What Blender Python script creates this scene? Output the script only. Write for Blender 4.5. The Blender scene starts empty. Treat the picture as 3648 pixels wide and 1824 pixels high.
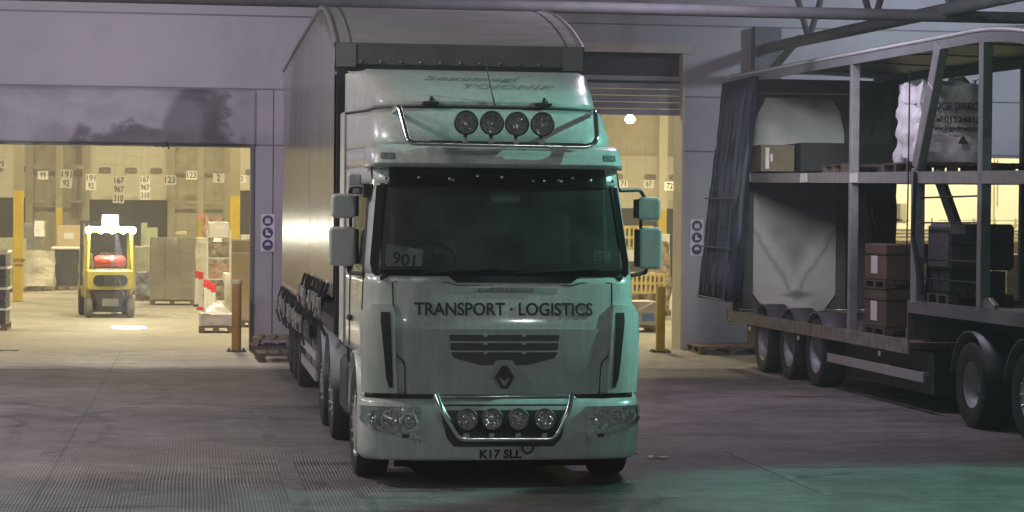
import bpy, bmesh, math, random
from mathutils import Vector, Matrix, noise
random.seed(7)
R=math.radians; PI=math.pi
sc=bpy.context.scene; col=sc.collection
# ---------------------------------------------------------------- camera
F=7800.0; YAW=R(8.2); PITCH=-math.atan((912-800)/F); ROLL=0.0093; HC=2.3
fw=Vector((math.sin(YAW)*math.cos(PITCH),math.cos(YAW)*math.cos(PITCH),math.sin(PITCH)))
rt=fw.cross(Vector((0,0,1))).normalized(); up=rt.cross(fw)
r2=rt*math.cos(ROLL)+up*math.sin(ROLL); u2=-rt*math.sin(ROLL)+up*math.cos(ROLL)
CAM=Vector((0,0,HC))
cd=bpy.data.cameras.new('camera'); cam=bpy.data.objects.new('camera',cd); col.objects.link(cam)
cd.sensor_width=36; cd.lens=36*F/3648; cd.clip_end=500; cd.clip_start=.1
m=Matrix((r2,u2,-fw)).transposed().to_4x4(); m.translation=CAM; cam.matrix_world=m
sc.camera=cam
K=3648/2576
def at(px,py,Y):          # photo pixel (2576 wide) at depth Y -> point
    d=fw+r2*((px*K-1824)/F)-u2*((py*K-912)/F); return CAM+d*(Y/d.y)
def atz(px,py,Z):
    d=fw+r2*((px*K-1824)/F)-u2*((py*K-912)/F); return CAM+d*((Z-HC)/d.z)
# ---------------------------------------------------------------- world, lights
w=bpy.data.worlds.new('World'); sc.world=w; w.use_nodes=True; nt=w.node_tree
bg=nt.nodes['Background']; sky=nt.nodes.new('ShaderNodeTexSky'); sky.sky_type='NISHITA'; sky.sun_disc=False
sky.sun_elevation=R(-3); sky.sun_rotation=R(150); bg.inputs[1].default_value=.15
nt.links.new(sky.outputs[0],bg.inputs[0])
vs=sc.view_settings; vs.view_transform='Standard'; vs.look='None'; vs.exposure=0; vs.gamma=1
def lamp(name,kind,loc,target,energy,color,size=.3,**kw):
    l=bpy.data.lights.new(name,kind); l.energy=energy; l.color=color
    if kind=='AREA': l.size=size
    else: l.shadow_soft_size=size
    for k,v in kw.items(): setattr(l,k,v)
    o=bpy.data.objects.new(name,l); col.objects.link(o); o.location=loc
    if target is not None: o.rotation_euler=(Vector(target)-Vector(loc)).to_track_quat('-Z','Y').to_euler()
    return o
PUR=(.88,.74,.98); GRY=(.80,.92,.84); TEAL=(.38,1.0,.84); WARM=(1,.86,.53); BLU=(.72,.80,1.0)
# canopy and yard lights out of view, with one added fill
lamp('canopy_light','SPOT',(-2,31,6.9),(-.8,39,4.0),1500,PUR,.25,spot_size=R(110),spot_blend=1)
lamp('canopy_light','SPOT',(14.5,33,6.9),(14.2,39.8,4.6),1400,BLU,.25,spot_size=R(110),spot_blend=1)
lamp('canopy_light','AREA',(-6,27,6.9),(-5.5,27,0),560,PUR,.5)
lamp('canopy_light','AREA',(6.2,27.5,6.9),(6.2,28,0),230,PUR,.5)
lamp('canopy_light','AREA',(-4.0,20.5,6.9),(-2,20.5,0),330,(1,.95,.86),.5)
lamp('canopy_light','AREA',(6.6,24.5,6.9),(6.6,26,0),70,(.9,.8,.95),.5)
lamp('unseen_yard_light','AREA',(-9,15,7),(0,19.5,0),200,GRY,.5)
lamp('unseen_yard_light','SPOT',(9,-18,9),(3,20,1.6),2900,GRY,.12,spot_size=R(40),spot_blend=.8)
lamp('unseen_yard_light','SPOT',(-8,-14,9),(2,20,1.6),1300,(.95,.9,1),.12,spot_size=R(40),spot_blend=.8)
lamp('unseen_yard_light','SPOT',(9.0,15.4,12),(9.0,16.6,0),4300,(.22,1,.76),.25,spot_size=R(54),spot_blend=.35)
lamp('unseen_yard_light','SPOT',(11.2,18.8,7.1),(3.4,19.5,3.2),3300,TEAL,.08,spot_size=R(31),spot_blend=.2)
lamp('unseen_yard_light','SPOT',(5.2,20,5.0),(9.9,35.6,2.4),5200,(.92,.93,.92),.9,spot_size=R(15),spot_blend=.7)  # added fill spot, unseen, aimed at the right trailer's rear tarp
# warehouse ceiling lights
for x in (-8,0,8,16,24):
    for y in (48,59,70):
        e=(860 if x<12 else 560) if y==48 else (720 if y==59 else 1080)
        lamp('hall_light','AREA',(x,y,8.9),(x,y,0),e,WARM,.6)
lamp('hall_light','AREA',(20.5,52,7.0),(21.5,60,3.2),900,(1,.93,.62),1.0)
# ---------------------------------------------------------------- materials
MATS={}
def mat(name,c,rough=.6,metal=0,var=.12,vscale=3,bump=0,bscale=30,coat=0,c2=None,emit=0,alpha=1,spec=.5,stretch=None,trans=0):
    if name in MATS: return MATS[name]
    m=bpy.data.materials.new(name); m.use_nodes=True; n=m.node_tree; p=n.nodes['Principled BSDF']; L=n.links.new
    tc=n.nodes.new('ShaderNodeTexCoord'); mp=n.nodes.new('ShaderNodeMapping'); L(tc.outputs['Object'],mp.inputs[0])
    if stretch: mp.inputs['Scale'].default_value=stretch
    nz=n.nodes.new('ShaderNodeTexNoise'); nz.inputs['Scale'].default_value=vscale; nz.inputs['Detail'].default_value=6; nz.inputs['Roughness'].default_value=.65
    L(mp.outputs[0],nz.inputs['Vector'])
    mx=n.nodes.new('ShaderNodeMix'); mx.data_type='RGBA'
    a=[max(0,x*(1-var)) for x in c]; b=list(c2) if c2 else [min(1,x*(1+var)) for x in c]
    mx.inputs[6].default_value=(*a,1); mx.inputs[7].default_value=(*b,1)
    rp=n.nodes.new('ShaderNodeMapRange'); rp.inputs[1].default_value=.32; rp.inputs[2].default_value=.68
    L(nz.outputs[0],rp.inputs[0]); L(rp.outputs[0],mx.inputs[0]); L(mx.outputs[2],p.inputs['Base Color'])
    p.inputs['Metallic'].default_value=metal; p.inputs['Specular IOR Level'].default_value=spec
    rr=n.nodes.new('ShaderNodeMapRange'); rr.inputs[3].default_value=max(.02,rough*.85); rr.inputs[4].default_value=min(1,rough*1.15); L(nz.outputs[0],rr.inputs[0]); L(rr.outputs[0],p.inputs['Roughness'])
    if coat: p.inputs['Coat Weight'].default_value=coat; p.inputs['Coat Roughness'].default_value=.08
    if bump:
        n2=n.nodes.new('ShaderNodeTexNoise'); n2.inputs['Scale'].default_value=bscale; n2.inputs['Detail'].default_value=4; L(mp.outputs[0],n2.inputs['Vector'])
        bp=n.nodes.new('ShaderNodeBump'); bp.inputs['Strength'].default_value=bump; bp.inputs['Distance'].default_value=.02
        L(n2.outputs[0],bp.inputs['Height']); L(bp.outputs[0],p.inputs['Normal'])
    if emit: p.inputs['Emission Color'].default_value=(*c,1); p.inputs['Emission Strength'].default_value=emit
    if alpha<1: p.inputs['Alpha'].default_value=alpha
    MATS[name]=m; return m
def glass(name,tint,mixg=.12,rough=.02,veil=0):
    m=bpy.data.materials.new(name); m.use_nodes=True; n=m.node_tree; n.nodes.clear(); L=n.links.new
    o=n.nodes.new('ShaderNodeOutputMaterial'); t=n.nodes.new('ShaderNodeBsdfTransparent'); t.inputs[0].default_value=(*tint,1)
    g=n.nodes.new('ShaderNodeBsdfGlossy'); g.inputs['Roughness'].default_value=rough
    fr=n.nodes.new('ShaderNodeFresnel'); fr.inputs[0].default_value=1.5
    ad=n.nodes.new('ShaderNodeMath'); ad.operation='ADD'; ad.inputs[1].default_value=mixg-.04; L(fr.outputs[0],ad.inputs[0])
    mx=n.nodes.new('ShaderNodeMixShader'); L(ad.outputs[0],mx.inputs[0]); L(t.outputs[0],mx.inputs[1]); L(g.outputs[0],mx.inputs[2]); L(mx.outputs[0],o.inputs[0])
    if veil:
        df=n.nodes.new('ShaderNodeBsdfDiffuse'); df.inputs[0].default_value=(.8,.85,.84,1); m3=n.nodes.new('ShaderNodeMixShader')
        tc=n.nodes.new('ShaderNodeTexCoord'); nz=n.nodes.new('ShaderNodeTexNoise'); nz.inputs['Scale'].default_value=2.5; nz.inputs['Detail'].default_value=5; L(tc.outputs['Object'],nz.inputs['Vector'])
        rg=n.nodes.new('ShaderNodeMapRange'); rg.inputs[1].default_value=.3; rg.inputs[2].default_value=.7; rg.inputs[3].default_value=veil*.6; rg.inputs[4].default_value=veil*1.4; L(nz.outputs[0],rg.inputs[0]); L(rg.outputs[0],m3.inputs[0])
        L(mx.outputs[0],m3.inputs[1]); L(df.outputs[0],m3.inputs[2]); L(m3.outputs[0],o.inputs[0])
    MATS[name]=m; return m
WHITE=mat('white_paint',(.60,.61,.60),.30,0,.06,2,coat=.5)
def grime(m,amt,col_):
    n=m.node_tree; L=n.links.new; p=n.nodes['Principled BSDF']; tc=n.nodes['Texture Coordinate']; old=p.inputs['Base Color'].links[0].from_socket
    mp=n.nodes.new('ShaderNodeMapping'); mp.inputs['Scale'].default_value=(5,5,.7); L(tc.outputs['Object'],mp.inputs[0]); q=n.nodes.new('ShaderNodeTexNoise'); q.inputs['Scale'].default_value=2.2; q.inputs['Detail'].default_value=9; q.inputs['Roughness'].default_value=.75; L(mp.outputs[0],q.inputs['Vector'])
    r=n.nodes.new('ShaderNodeMapRange'); r.inputs[1].default_value=.42; r.inputs[2].default_value=.75; r.inputs[3].default_value=0; r.inputs[4].default_value=amt; L(q.outputs[0],r.inputs[0])
    mx=n.nodes.new('ShaderNodeMix'); mx.data_type='RGBA'; L(r.outputs[0],mx.inputs[0]); L(old,mx.inputs[6]); mx.inputs[7].default_value=(*col_,1); L(mx.outputs[2],p.inputs['Base Color'])
grime(WHITE,.5,(.26,.25,.22))
CREAM=mat('fairing_paint',(.60,.60,.61),.38,0,.06,2,coat=.3)
BLACKP=mat('black_plastic',(.018,.018,.02),.5,bump=.1)
BLACKG=mat('black_gloss',(.008,.010,.012),.08,coat=1)
RUB=mat('rubber',(.022,.022,.023),.75,0,.3,6,bump=.25,bscale=60)
CHROME=mat('chrome',(.82,.83,.84),.20,1,.05)
ALU=mat('aluminium',(.42,.43,.44),.52,.8,.2,4,bump=.05)
STEEL=mat('galvanised_steel',(.30,.31,.32),.5,.6,.25,5,bump=.1)
DARKST=mat('dark_steel',(.06,.062,.066),.55,.3,.3,4,bump=.1)
GREYP=mat('grey_paint',(.14,.145,.15),.7,0,.2,3,bump=.08)
WS=glass('windscreen_glass',(.64,.70,.70),.06,veil=.05)  # diffuse veil lifts the dark glass in place of glare
LENS=glass('lens_glass',(.99,1,1),.06)
FILM=mat('stretch_film',(.62,.58,.48),.22,0,.25,3,bump=.8,bscale=9,stretch=(1,1,2.5))
FILMD=mat('dark_film',(.03,.03,.03),.22,0,.4,3,bump=.9,bscale=9,stretch=(1,1,2.5))
FILMG=mat('green_film',(.40,.42,.30),.25,0,.25,3,bump=.8,bscale=8)
FILMW=mat('white_film',(.8,.79,.76),.3,0,.1,3,bump=.9,bscale=7)
FILMB=mat('blue_film',(.10,.13,.30),.25,0,.6,4,c2=(.5,.5,.55),bump=.9,bscale=9)
CARD=mat('cardboard',(.42,.31,.17),.75,0,.10,2,bump=.1)
CARDL=mat('pale_cardboard',(.55,.44,.26),.7,0,.08,2,bump=.1)
CARDB=mat('brown_cardboard',(.11,.072,.05),.75,0,.15,2,bump=.1)
GOODS=mat('mixed_goods',(.10,.08,.06),.6,0,.9,6,c2=(.55,.45,.33),bump=.5,bscale=14)
REDG=mat('red_goods',(.42,.14,.10),.6,0,.5,5,c2=(.6,.42,.32),bump=.6,bscale=12)
WOOD=mat('pallet_wood',(.22,.16,.095),.8,0,.3,4,bump=.4,bscale=20,stretch=(1,6,1))
WOODD=mat('old_wood',(.09,.065,.05),.85,0,.35,4,bump=.4,bscale=20)
YEL=mat('yellow_paint',(.62,.44,.03),.5,0,.15,3,bump=.05)
YELF=mat('forklift_yellow',(.48,.41,.09),.35,0,.1,3,coat=.3)
RED=mat('red_plastic',(.75,.035,.03),.4,0,.1)
REDC=mat('red_cylinder',(.42,.05,.035),.4,0,.15)
WPL=mat('white_plastic',(.75,.74,.70),.5,0,.06)
INK=mat('black_ink',(.012,.014,.014),.6)
INKG=mat('grey_ink',(.16,.18,.18),.6)
OUTL=mat('outline_ink',(.05,.10,.10),.5)
BLUEI=mat('blue_ink',(.12,.25,.50),.5)
PURI=mat('sign_blue',(.045,.04,.13),.5)
SIGNW=mat('sign_white',(.68,.66,.70),.5,0,.15,6)
BLUEC=mat('blue_curtain',(.024,.034,.055),.55,0,.3,3,bump=.2)
DARKC=mat('dark_curtain',(.03,.038,.04),.6,0,.3,3,bump=.2)
PEDGE=mat('curtain_binding',(.07,.085,.11),.7)
KHAKI=mat('khaki_frame',(.34,.30,.19),.7,0,.12,2)
KHAKIW=mat('khaki_cladding',(.50,.45,.30),.7,0,.12,2)
HALLW=mat('hall_door_paint',(.62,.58,.42),.6,0,.06,2)
DARKV=mat('dark_void',(.035,.028,.02),.8)
OFFW=mat('office_wall',(.80,.77,.62),.7,0,.04,1)
BAGM=mat('woven_bag',(.74,.75,.76),.45,0,.2,3,bump=.7,bscale=9)
SACKW=mat('white_sack',(.75,.75,.72),.4,0,.1,3,bump=.8,bscale=8)
DECKW=mat('deck_timber',(.13,.10,.085),.75,0,.45,5,bump=.3,bscale=25,stretch=(8,1,1))
SEAT=mat('seat_fabric',(.03,.033,.036),.85)
DASH=mat('dash_plastic',(.045,.05,.05),.6)
STICK=mat('green_sticker',(.05,.30,.24),.5,0,.5,40)
EMW=mat('lamp_glow_white',(1,.97,.80),emit=40)
EMH=mat('hall_lamp_glow',(1,.93,.80),emit=12)
REFL=mat('sparkle_reflector',(.25,.26,.26),.16,.8,.5,60,c2=(1,1,1),bump=1,bscale=45)
def sparkles(m,scale):
    n=m.node_tree; L=n.links.new; p=n.nodes['Principled BSDF']; tc=n.nodes['Texture Coordinate']
    v=n.nodes.new('ShaderNodeTexVoronoi'); v.inputs['Scale'].default_value=scale; L(tc.outputs['Object'],v.inputs['Vector'])
    w_=n.nodes.new('ShaderNodeSeparateColor'); L(v.outputs['Color'],w_.inputs[0])
    r=n.nodes.new('ShaderNodeMapRange'); r.inputs[1].default_value=.30; r.inputs[2].default_value=.80; r.inputs[3].default_value=.5; r.inputs[4].default_value=1; L(w_.outputs[0],r.inputs[0]); L(r.outputs[0],p.inputs['Base Color'])  # random cell tones paint the reflector's sparkle into its base colour
    b=n.nodes.new('ShaderNodeBump'); b.inputs['Strength'].default_value=1; b.inputs['Distance'].default_value=.03; L(w_.outputs[1],b.inputs['Height']); L(b.outputs[0],p.inputs['Normal'])
    p.inputs['Metallic'].default_value=0; p.inputs['Specular IOR Level'].default_value=1
sparkles(REFL,95); sparkles(mat('lamp_housing',(.10,.11,.11),.28,.5,.6,26),80)
# ---------------------------------------------------------------- mesh builder
class MB:
    def __init__(s): s.v=[];s.f=[];s.smooth=False
    def add(s,vs,fs):
        b=len(s.v); s.v+= [Vector(v) for v in vs]; s.f+=[tuple(b+i for i in f) for f in fs]; return s
    def box(s,x0,y0,z0,x1,y1,z1,rot=0,c=None):
        vs=[(x0,y0,z0),(x1,y0,z0),(x1,y1,z0),(x0,y1,z0),(x0,y0,z1),(x1,y0,z1),(x1,y1,z1),(x0,y1,z1)]
        if rot:
            c=c or ((x0+x1)/2,(y0+y1)/2); M=Matrix.Rotation(rot,3,'Z')
            vs=[tuple(M@Vector((v[0]-c[0],v[1]-c[1],v[2]))+Vector((c[0],c[1],0))) for v in vs]
        return s.add(vs,[(0,3,2,1),(4,5,6,7),(0,1,5,4),(1,2,6,5),(2,3,7,6),(3,0,4,7)])
    def cbox(s,c,h): return s.box(c[0]-h[0],c[1]-h[1],c[2]-h[2],c[0]+h[0],c[1]+h[1],c[2]+h[2])
    def bar(s,a,b,w,h=None):           # rectangular bar between two points
        h=h or w; a=Vector(a);b=Vector(b);d=(b-a).normalized()
        u=d.cross(Vector((0,0,1)));
        if u.length<.05:u=d.cross(Vector((0,1,0)))
        u.normalize(); v=u.cross(d)
        q=[(-w/2,-h/2),(w/2,-h/2),(w/2,h/2),(-w/2,h/2)]
        return s.add([a+u*i+v*j for i,j in q]+[b+u*i+v*j for i,j in q],[(0,1,2,3),(7,6,5,4),(0,4,5,1),(1,5,6,2),(2,6,7,3),(3,7,4,0)])
    def tube(s,pts,r,n=10,closed=False):
        pts=[Vector(p) for p in pts]; N=len(pts); rings=[]; pu=None
        for i,p in enumerate(pts):
            a=pts[i-1] if (i>0 or closed) else p; b=pts[(i+1)%N] if (i<N-1 or closed) else p
            d=(b-a).normalized(); u=d.cross(Vector((0,0,1))) if pu is None else pu-d*pu.dot(d)
            if u.length<.05:u=d.cross(Vector((0,1,0)))
            u.normalize(); pu=u; v=d.cross(u); rr=r[i] if isinstance(r,(list,tuple)) else r
            rings.append([p+(u*math.cos(t*2*PI/n)+v*math.sin(t*2*PI/n))*rr for t in range(n)])
        vs=[q for g in rings for q in g]; fs=[]
        for i in range(N-1+(1 if closed else 0)):
            for k in range(n):
                a=i*n+k;b=i*n+(k+1)%n;c=((i+1)%N)*n+(k+1)%n;d=((i+1)%N)*n+k; fs.append((a,b,c,d))
        if not closed: fs.append(tuple(range(n-1,-1,-1))); fs.append(tuple((N-1)*n+k for k in range(n)))
        return s.add(vs,fs)
    def lathe(s,prof,c,axis='X',n=24,caps=True):    # prof: (radius, along)
        c=Vector(c); vs=[];fs=[]
        for r_,a in prof:
            for k in range(n):
                t=2*PI*k/n; u,v=r_*math.cos(t),r_*math.sin(t)
                vs.append(c+(Vector((a,u,v)) if axis=='X' else Vector((u,a,v)) if axis=='Y' else Vector((u,v,a))))
        for i in range(len(prof)-1):
            for k in range(n): fs.append((i*n+k,i*n+(k+1)%n,(i+1)*n+(k+1)%n,(i+1)*n+k))
        if caps: fs.append(tuple(range(n-1,-1,-1))); fs.append(tuple((len(prof)-1)*n+k for k in range(n)))
        return s.add(vs,fs)
    def grid(s,rows,close=False):
        n=len(rows[0]); vs=[p for r_ in rows for p in r_]; fs=[]
        for i in range(len(rows)-1):
            for k in range(n-1+(1 if close else 0)):
                fs.append((i*n+k,i*n+(k+1)%n,(i+1)*n+(k+1)%n,(i+1)*n+k))
        return s.add(vs,fs)
    def prism(s,poly,a,b,axis='Y'):      # poly (u,v) extruded from a to b along axis
        def P(u,v,t): return (u,t,v) if axis=='Y' else (t,u,v) if axis=='X' else (u,v,t)
        n=len(poly); vs=[P(u,v,a) for u,v in poly]+[P(u,v,b) for u,v in poly]
        return s.add(vs,[tuple(range(n)),tuple(range(2*n-1,n-1,-1))]+[(i,i+n,(i+1)%n+n,(i+1)%n) for i in range(n)])
    def build(s,name,material,parent=None,bevel=0,smooth=False,solid=0,seg=1,mat2=None):
        me=bpy.data.meshes.new(name); off=wl(parent)
        me.from_pydata([v-off for v in s.v],[],s.f); me.materials.append(material)
        bm=bmesh.new(); bm.from_mesh(me); bmesh.ops.recalc_face_normals(bm,faces=bm.faces) if not solid else None; bm.to_mesh(me); bm.free()
        if mat2: me.materials.append(mat2)
        o=bpy.data.objects.new(name,me); col.objects.link(o)
        if parent: o.parent=parent
        if smooth:
            for p in me.polygons: p.use_smooth=True
            me.set_sharp_from_angle(angle=R(40))
        if solid:
            md=o.modifiers.new('thick','SOLIDIFY'); md.thickness=solid; md.offset=-1
            if mat2: md.material_offset=1; md.material_offset_rim=0
        if bevel:
            md=o.modifiers.new('bev','BEVEL'); md.width=bevel; md.segments=seg; md.limit_method='ANGLE'
        return o
def wl(o):
    v=Vector((0,0,0))
    while o: v+=o.location; o=o.parent
    return v
def tag(o,label=None,cat=None,group=None,kind=None):
    if label:o['label']=label
    if cat:o['category']=cat
    if group:o['group']=group
    if kind:o['kind']=kind
    return o
def thing(name,loc,label,cat,group=None):
    o=bpy.data.objects.new(name,None); o.empty_display_size=.2; o.location=loc; col.objects.link(o); return tag(o,label,cat,group)
def struct(o): o['kind']='structure'; return o
def dup(root,loc,label=None,rz=None,group=None):
    def cp(o,par):
        c=o.copy(); col.objects.link(c)
        if par: c.parent=par
        for ch in list(o.children): cp(ch,c)
        return c
    r_=cp(root,None); r_.location=loc
    if label:r_['label']=label
    if rz is not None:r_.rotation_euler.z=rz
    if group:r_['group']=group
    return r_
def textmesh(s,size,extr=.003,shear=0,offset=0,outline=0,bevelr=.004,sx=1,spacing=1):
    cu=bpy.data.curves.new('t','FONT'); cu.body=s; cu.size=size; cu.align_x='CENTER'; cu.align_y='CENTER'; cu.shear=shear; cu.offset=offset; cu.resolution_u=4; cu.space_character=spacing
    if outline: cu.fill_mode='NONE'; cu.bevel_depth=bevelr; cu.bevel_resolution=0
    else: cu.extrude=extr
    o=bpy.data.objects.new('t',cu); col.objects.link(o); bpy.context.view_layer.update()
    me=bpy.data.meshes.new_from_object(o.evaluated_get(bpy.context.evaluated_depsgraph_get()))
    vs=[Vector((v.co.x*sx,v.co.y,v.co.z)) for v in me.vertices]; fs=[tuple(p.vertices) for p in me.polygons]
    bpy.data.objects.remove(o); bpy.data.meshes.remove(me); return vs,fs
def text(s,size,M,name,material,parent=None,width=None,**kw):   # M: function (u,v,w)->world
    vs,fs=textmesh(s,size,**kw)
    if width:
        a=min(v.x for v in vs); b=max(v.x for v in vs); k=width/(b-a); c=(a+b)/2
        vs=[Vector(((v.x-c)*k,v.y,v.z)) for v in vs]
    mb=MB(); mb.add([M(v.x,v.y,v.z) for v in vs],fs); return mb.build(name,material,parent)
def frontM(c,scale=1,rot=0):        # plane facing the camera side (-Y)
    cr,sr=math.cos(rot),math.sin(rot)
    return lambda u,v,w_: Vector((c[0]+u*cr-v*sr, c[1]-w_, c[2]+u*sr+v*cr))
def catmull(tbl,z):
    if z<=tbl[0][0]: return tbl[0][1:]
    for a,b in zip(tbl,tbl[1:]):
        if z<=b[0]:
            t=(z-a[0])/(b[0]-a[0]); return tuple(x+(y-x)*t for x,y in zip(a[1:],b[1:]))
    return tbl[-1][1:]
# ================================================================ GROUND
def ground_mat(name,base,dark,joints=True,ridge=True):
    m=bpy.data.materials.new(name); m.use_nodes=True; n=m.node_tree; p=n.nodes['Principled BSDF']; L=n.links.new
    tc=n.nodes.new('ShaderNodeTexCoord')
    def ns(scale,sv=(1,1,1),det=7,ro=.65,rot=0):
        mp=n.nodes.new('ShaderNodeMapping'); mp.inputs['Scale'].default_value=sv; mp.inputs['Rotation'].default_value=(0,0,rot); L(tc.outputs['Object'],mp.inputs[0])
        q=n.nodes.new('ShaderNodeTexNoise'); q.inputs['Scale'].default_value=scale; q.inputs['Detail'].default_value=det; q.inputs['Roughness'].default_value=ro; L(mp.outputs[0],q.inputs['Vector']); return q
    def rng(src,a,b,c=0,d=1):
        q=n.nodes.new('ShaderNodeMapRange'); q.inputs[1].default_value=a;q.inputs[2].default_value=b;q.inputs[3].default_value=c;q.inputs[4].default_value=d; L(src,q.inputs[0]); return q.outputs[0]
    def mth(op,a,b):
        q=n.nodes.new('ShaderNodeMath'); q.operation=op
        for i,x in enumerate((a,b)):
            if isinstance(x,(int,float)): q.inputs[i].default_value=x
            else: L(x,q.inputs[i])
        return q.outputs[0]
    v=mth('MULTIPLY',rng(ns(.45).outputs[0],.3,.7,.62,1.25),rng(ns(6,(1,1,1)).outputs[0],.3,.7,.86,1.14))
    v=mth('MULTIPLY',v,rng(ns(70,det=3).outputs[0],.3,.7,.82,1.18))
    v=mth('MULTIPLY',v,rng(ns(1.7,det=9,ro=.75).outputs[0],.35,.65,.72,1.14))
    sp=n.nodes.new('ShaderNodeSeparateXYZ'); L(tc.outputs['Object'],sp.inputs[0]); wb=rng(ns(.5).outputs[0],0,1,-.35,.35); brk=rng(ns(2.2,det=6).outputs[0],.42,.58,0,1)
    for cx,cy,r_,wd in ((-6.5,24.5,4.6,.10),(-6.3,24.5,5.4,.13),(6.0,40,13.5,.12),(6.0,40,15.2,.10),(-2,18,3.4,.07),(-9,30,8.6,.12),(9,14,6.5,.10)):
        dx=mth('SUBTRACT',sp.outputs['X'],cx); dy=mth('SUBTRACT',sp.outputs['Y'],cy); d_=mth('SQRT',mth('ADD',mth('MULTIPLY',dx,dx),mth('MULTIPLY',dy,dy)),0)
        q=mth('ABSOLUTE',mth('SUBTRACT',mth('ADD',d_,wb),r_),0); v=mth('MULTIPLY',v,mth('SUBTRACT',1,mth('MULTIPLY',mth('MULTIPLY',rng(q,wd*.3,wd,1,0),brk),.34)))
    # tyre scuffs: thin stretched smears in two directions
    for rot,sv,lo in ((.5,(.25,2.6,1),.60),(-.35,(.3,3.4,1),.62),(1.35,(.22,3.0,1),.63)):
        v=mth('MULTIPLY',v,rng(ns(1.1,sv,5,.6,rot).outputs[0],lo,lo+.09,1,.60))
    sep=n.nodes.new('ShaderNodeSeparateXYZ'); L(tc.outputs['Object'],sep.inputs[0])
    if joints:
        for ax,per,off in (('Y',4.6,.35),('X',5.2,1.3)):
            q=mth('ADD',sep.outputs[ax],off); q=mth('PINGPONG',q,per/2); v=mth('MULTIPLY',v,rng(q,.006,.018,.72,1))
    bp=n.nodes.new('ShaderNodeBump'); bp.inputs['Distance'].default_value=.01; bp.inputs['Strength'].default_value=.5
    h=rng(ns(25).outputs[0],.3,.7,0,1)
    if ridge:
        x=mth('ADD',sep.outputs['X'],rng(ns(.8).outputs[0],0,1,-.02,.02))
        s=mth('SINE',mth('MULTIPLY',x,2*PI/.031),0); fade=rng(sep.outputs['Y'],19,25.5,1,0)
        fade=mth('MULTIPLY',fade,rng(ns(1.1,(1,.5,1)).outputs[0],.40,.56,.15,1))
        s2=mth('MULTIPLY',s,fade); v=mth('MULTIPLY',v,mth('ADD',mth('MULTIPLY',s2,.26),1)); h=mth('ADD',h,mth('MULTIPLY',s2,.8))
    L(h,bp.inputs['Height']); L(bp.outputs[0],p.inputs['Normal'])
    mx=n.nodes.new('ShaderNodeMix'); mx.data_type='RGBA'; mx.inputs[6].default_value=(*dark,1); mx.inputs[7].default_value=(*base,1)
    L(rng(v,.35,1.2,0,1),mx.inputs[0]); L(mx.outputs[2],p.inputs['Base Color']); p.inputs['Roughness'].default_value=.62
    p.inputs['Specular IOR Level'].default_value=.35
    return m
YARD=ground_mat('yard_concrete',(.235,.215,.210),(.035,.032,.030))
HALLF=ground_mat('hall_concrete',(.40,.37,.31),(.20,.18,.14),False,False)
PAINT=mat('worn_line_paint',(.135,.13,.125),.7,0,.5,5,c2=(.21,.205,.20))
SPILL=ground_mat('light_spill_concrete',(.52,.48,.42),(.10,.09,.08),True,False)
def sheet(x0,y0,x1,y1,z,nm,mt):
    mb=MB(); mb.box(x0,y0,z-.3,x1,y1,z); return struct(mb.build(nm,mt))
sheet(-150,-60,160,39.6,0,'yard_ground',YARD)
sheet(-40,39.6,60,95,.004,'warehouse_floor',HALLF)
sheet(-60,34.5,60,39.6,.003,'door_light_spill',SPILL)  # pale strip paints hall light spilling out of the doors onto the yard
for (a,b,c,d) in ((.78,17.2,.93,21.6),(.70,23.5,.84,27.0),(5.35,18.2,5.45,21.8)):
    mb=MB(); mb.box(a,b,-.1,c,d,.004); struct(mb.build('bay_line',PAINT))
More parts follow.
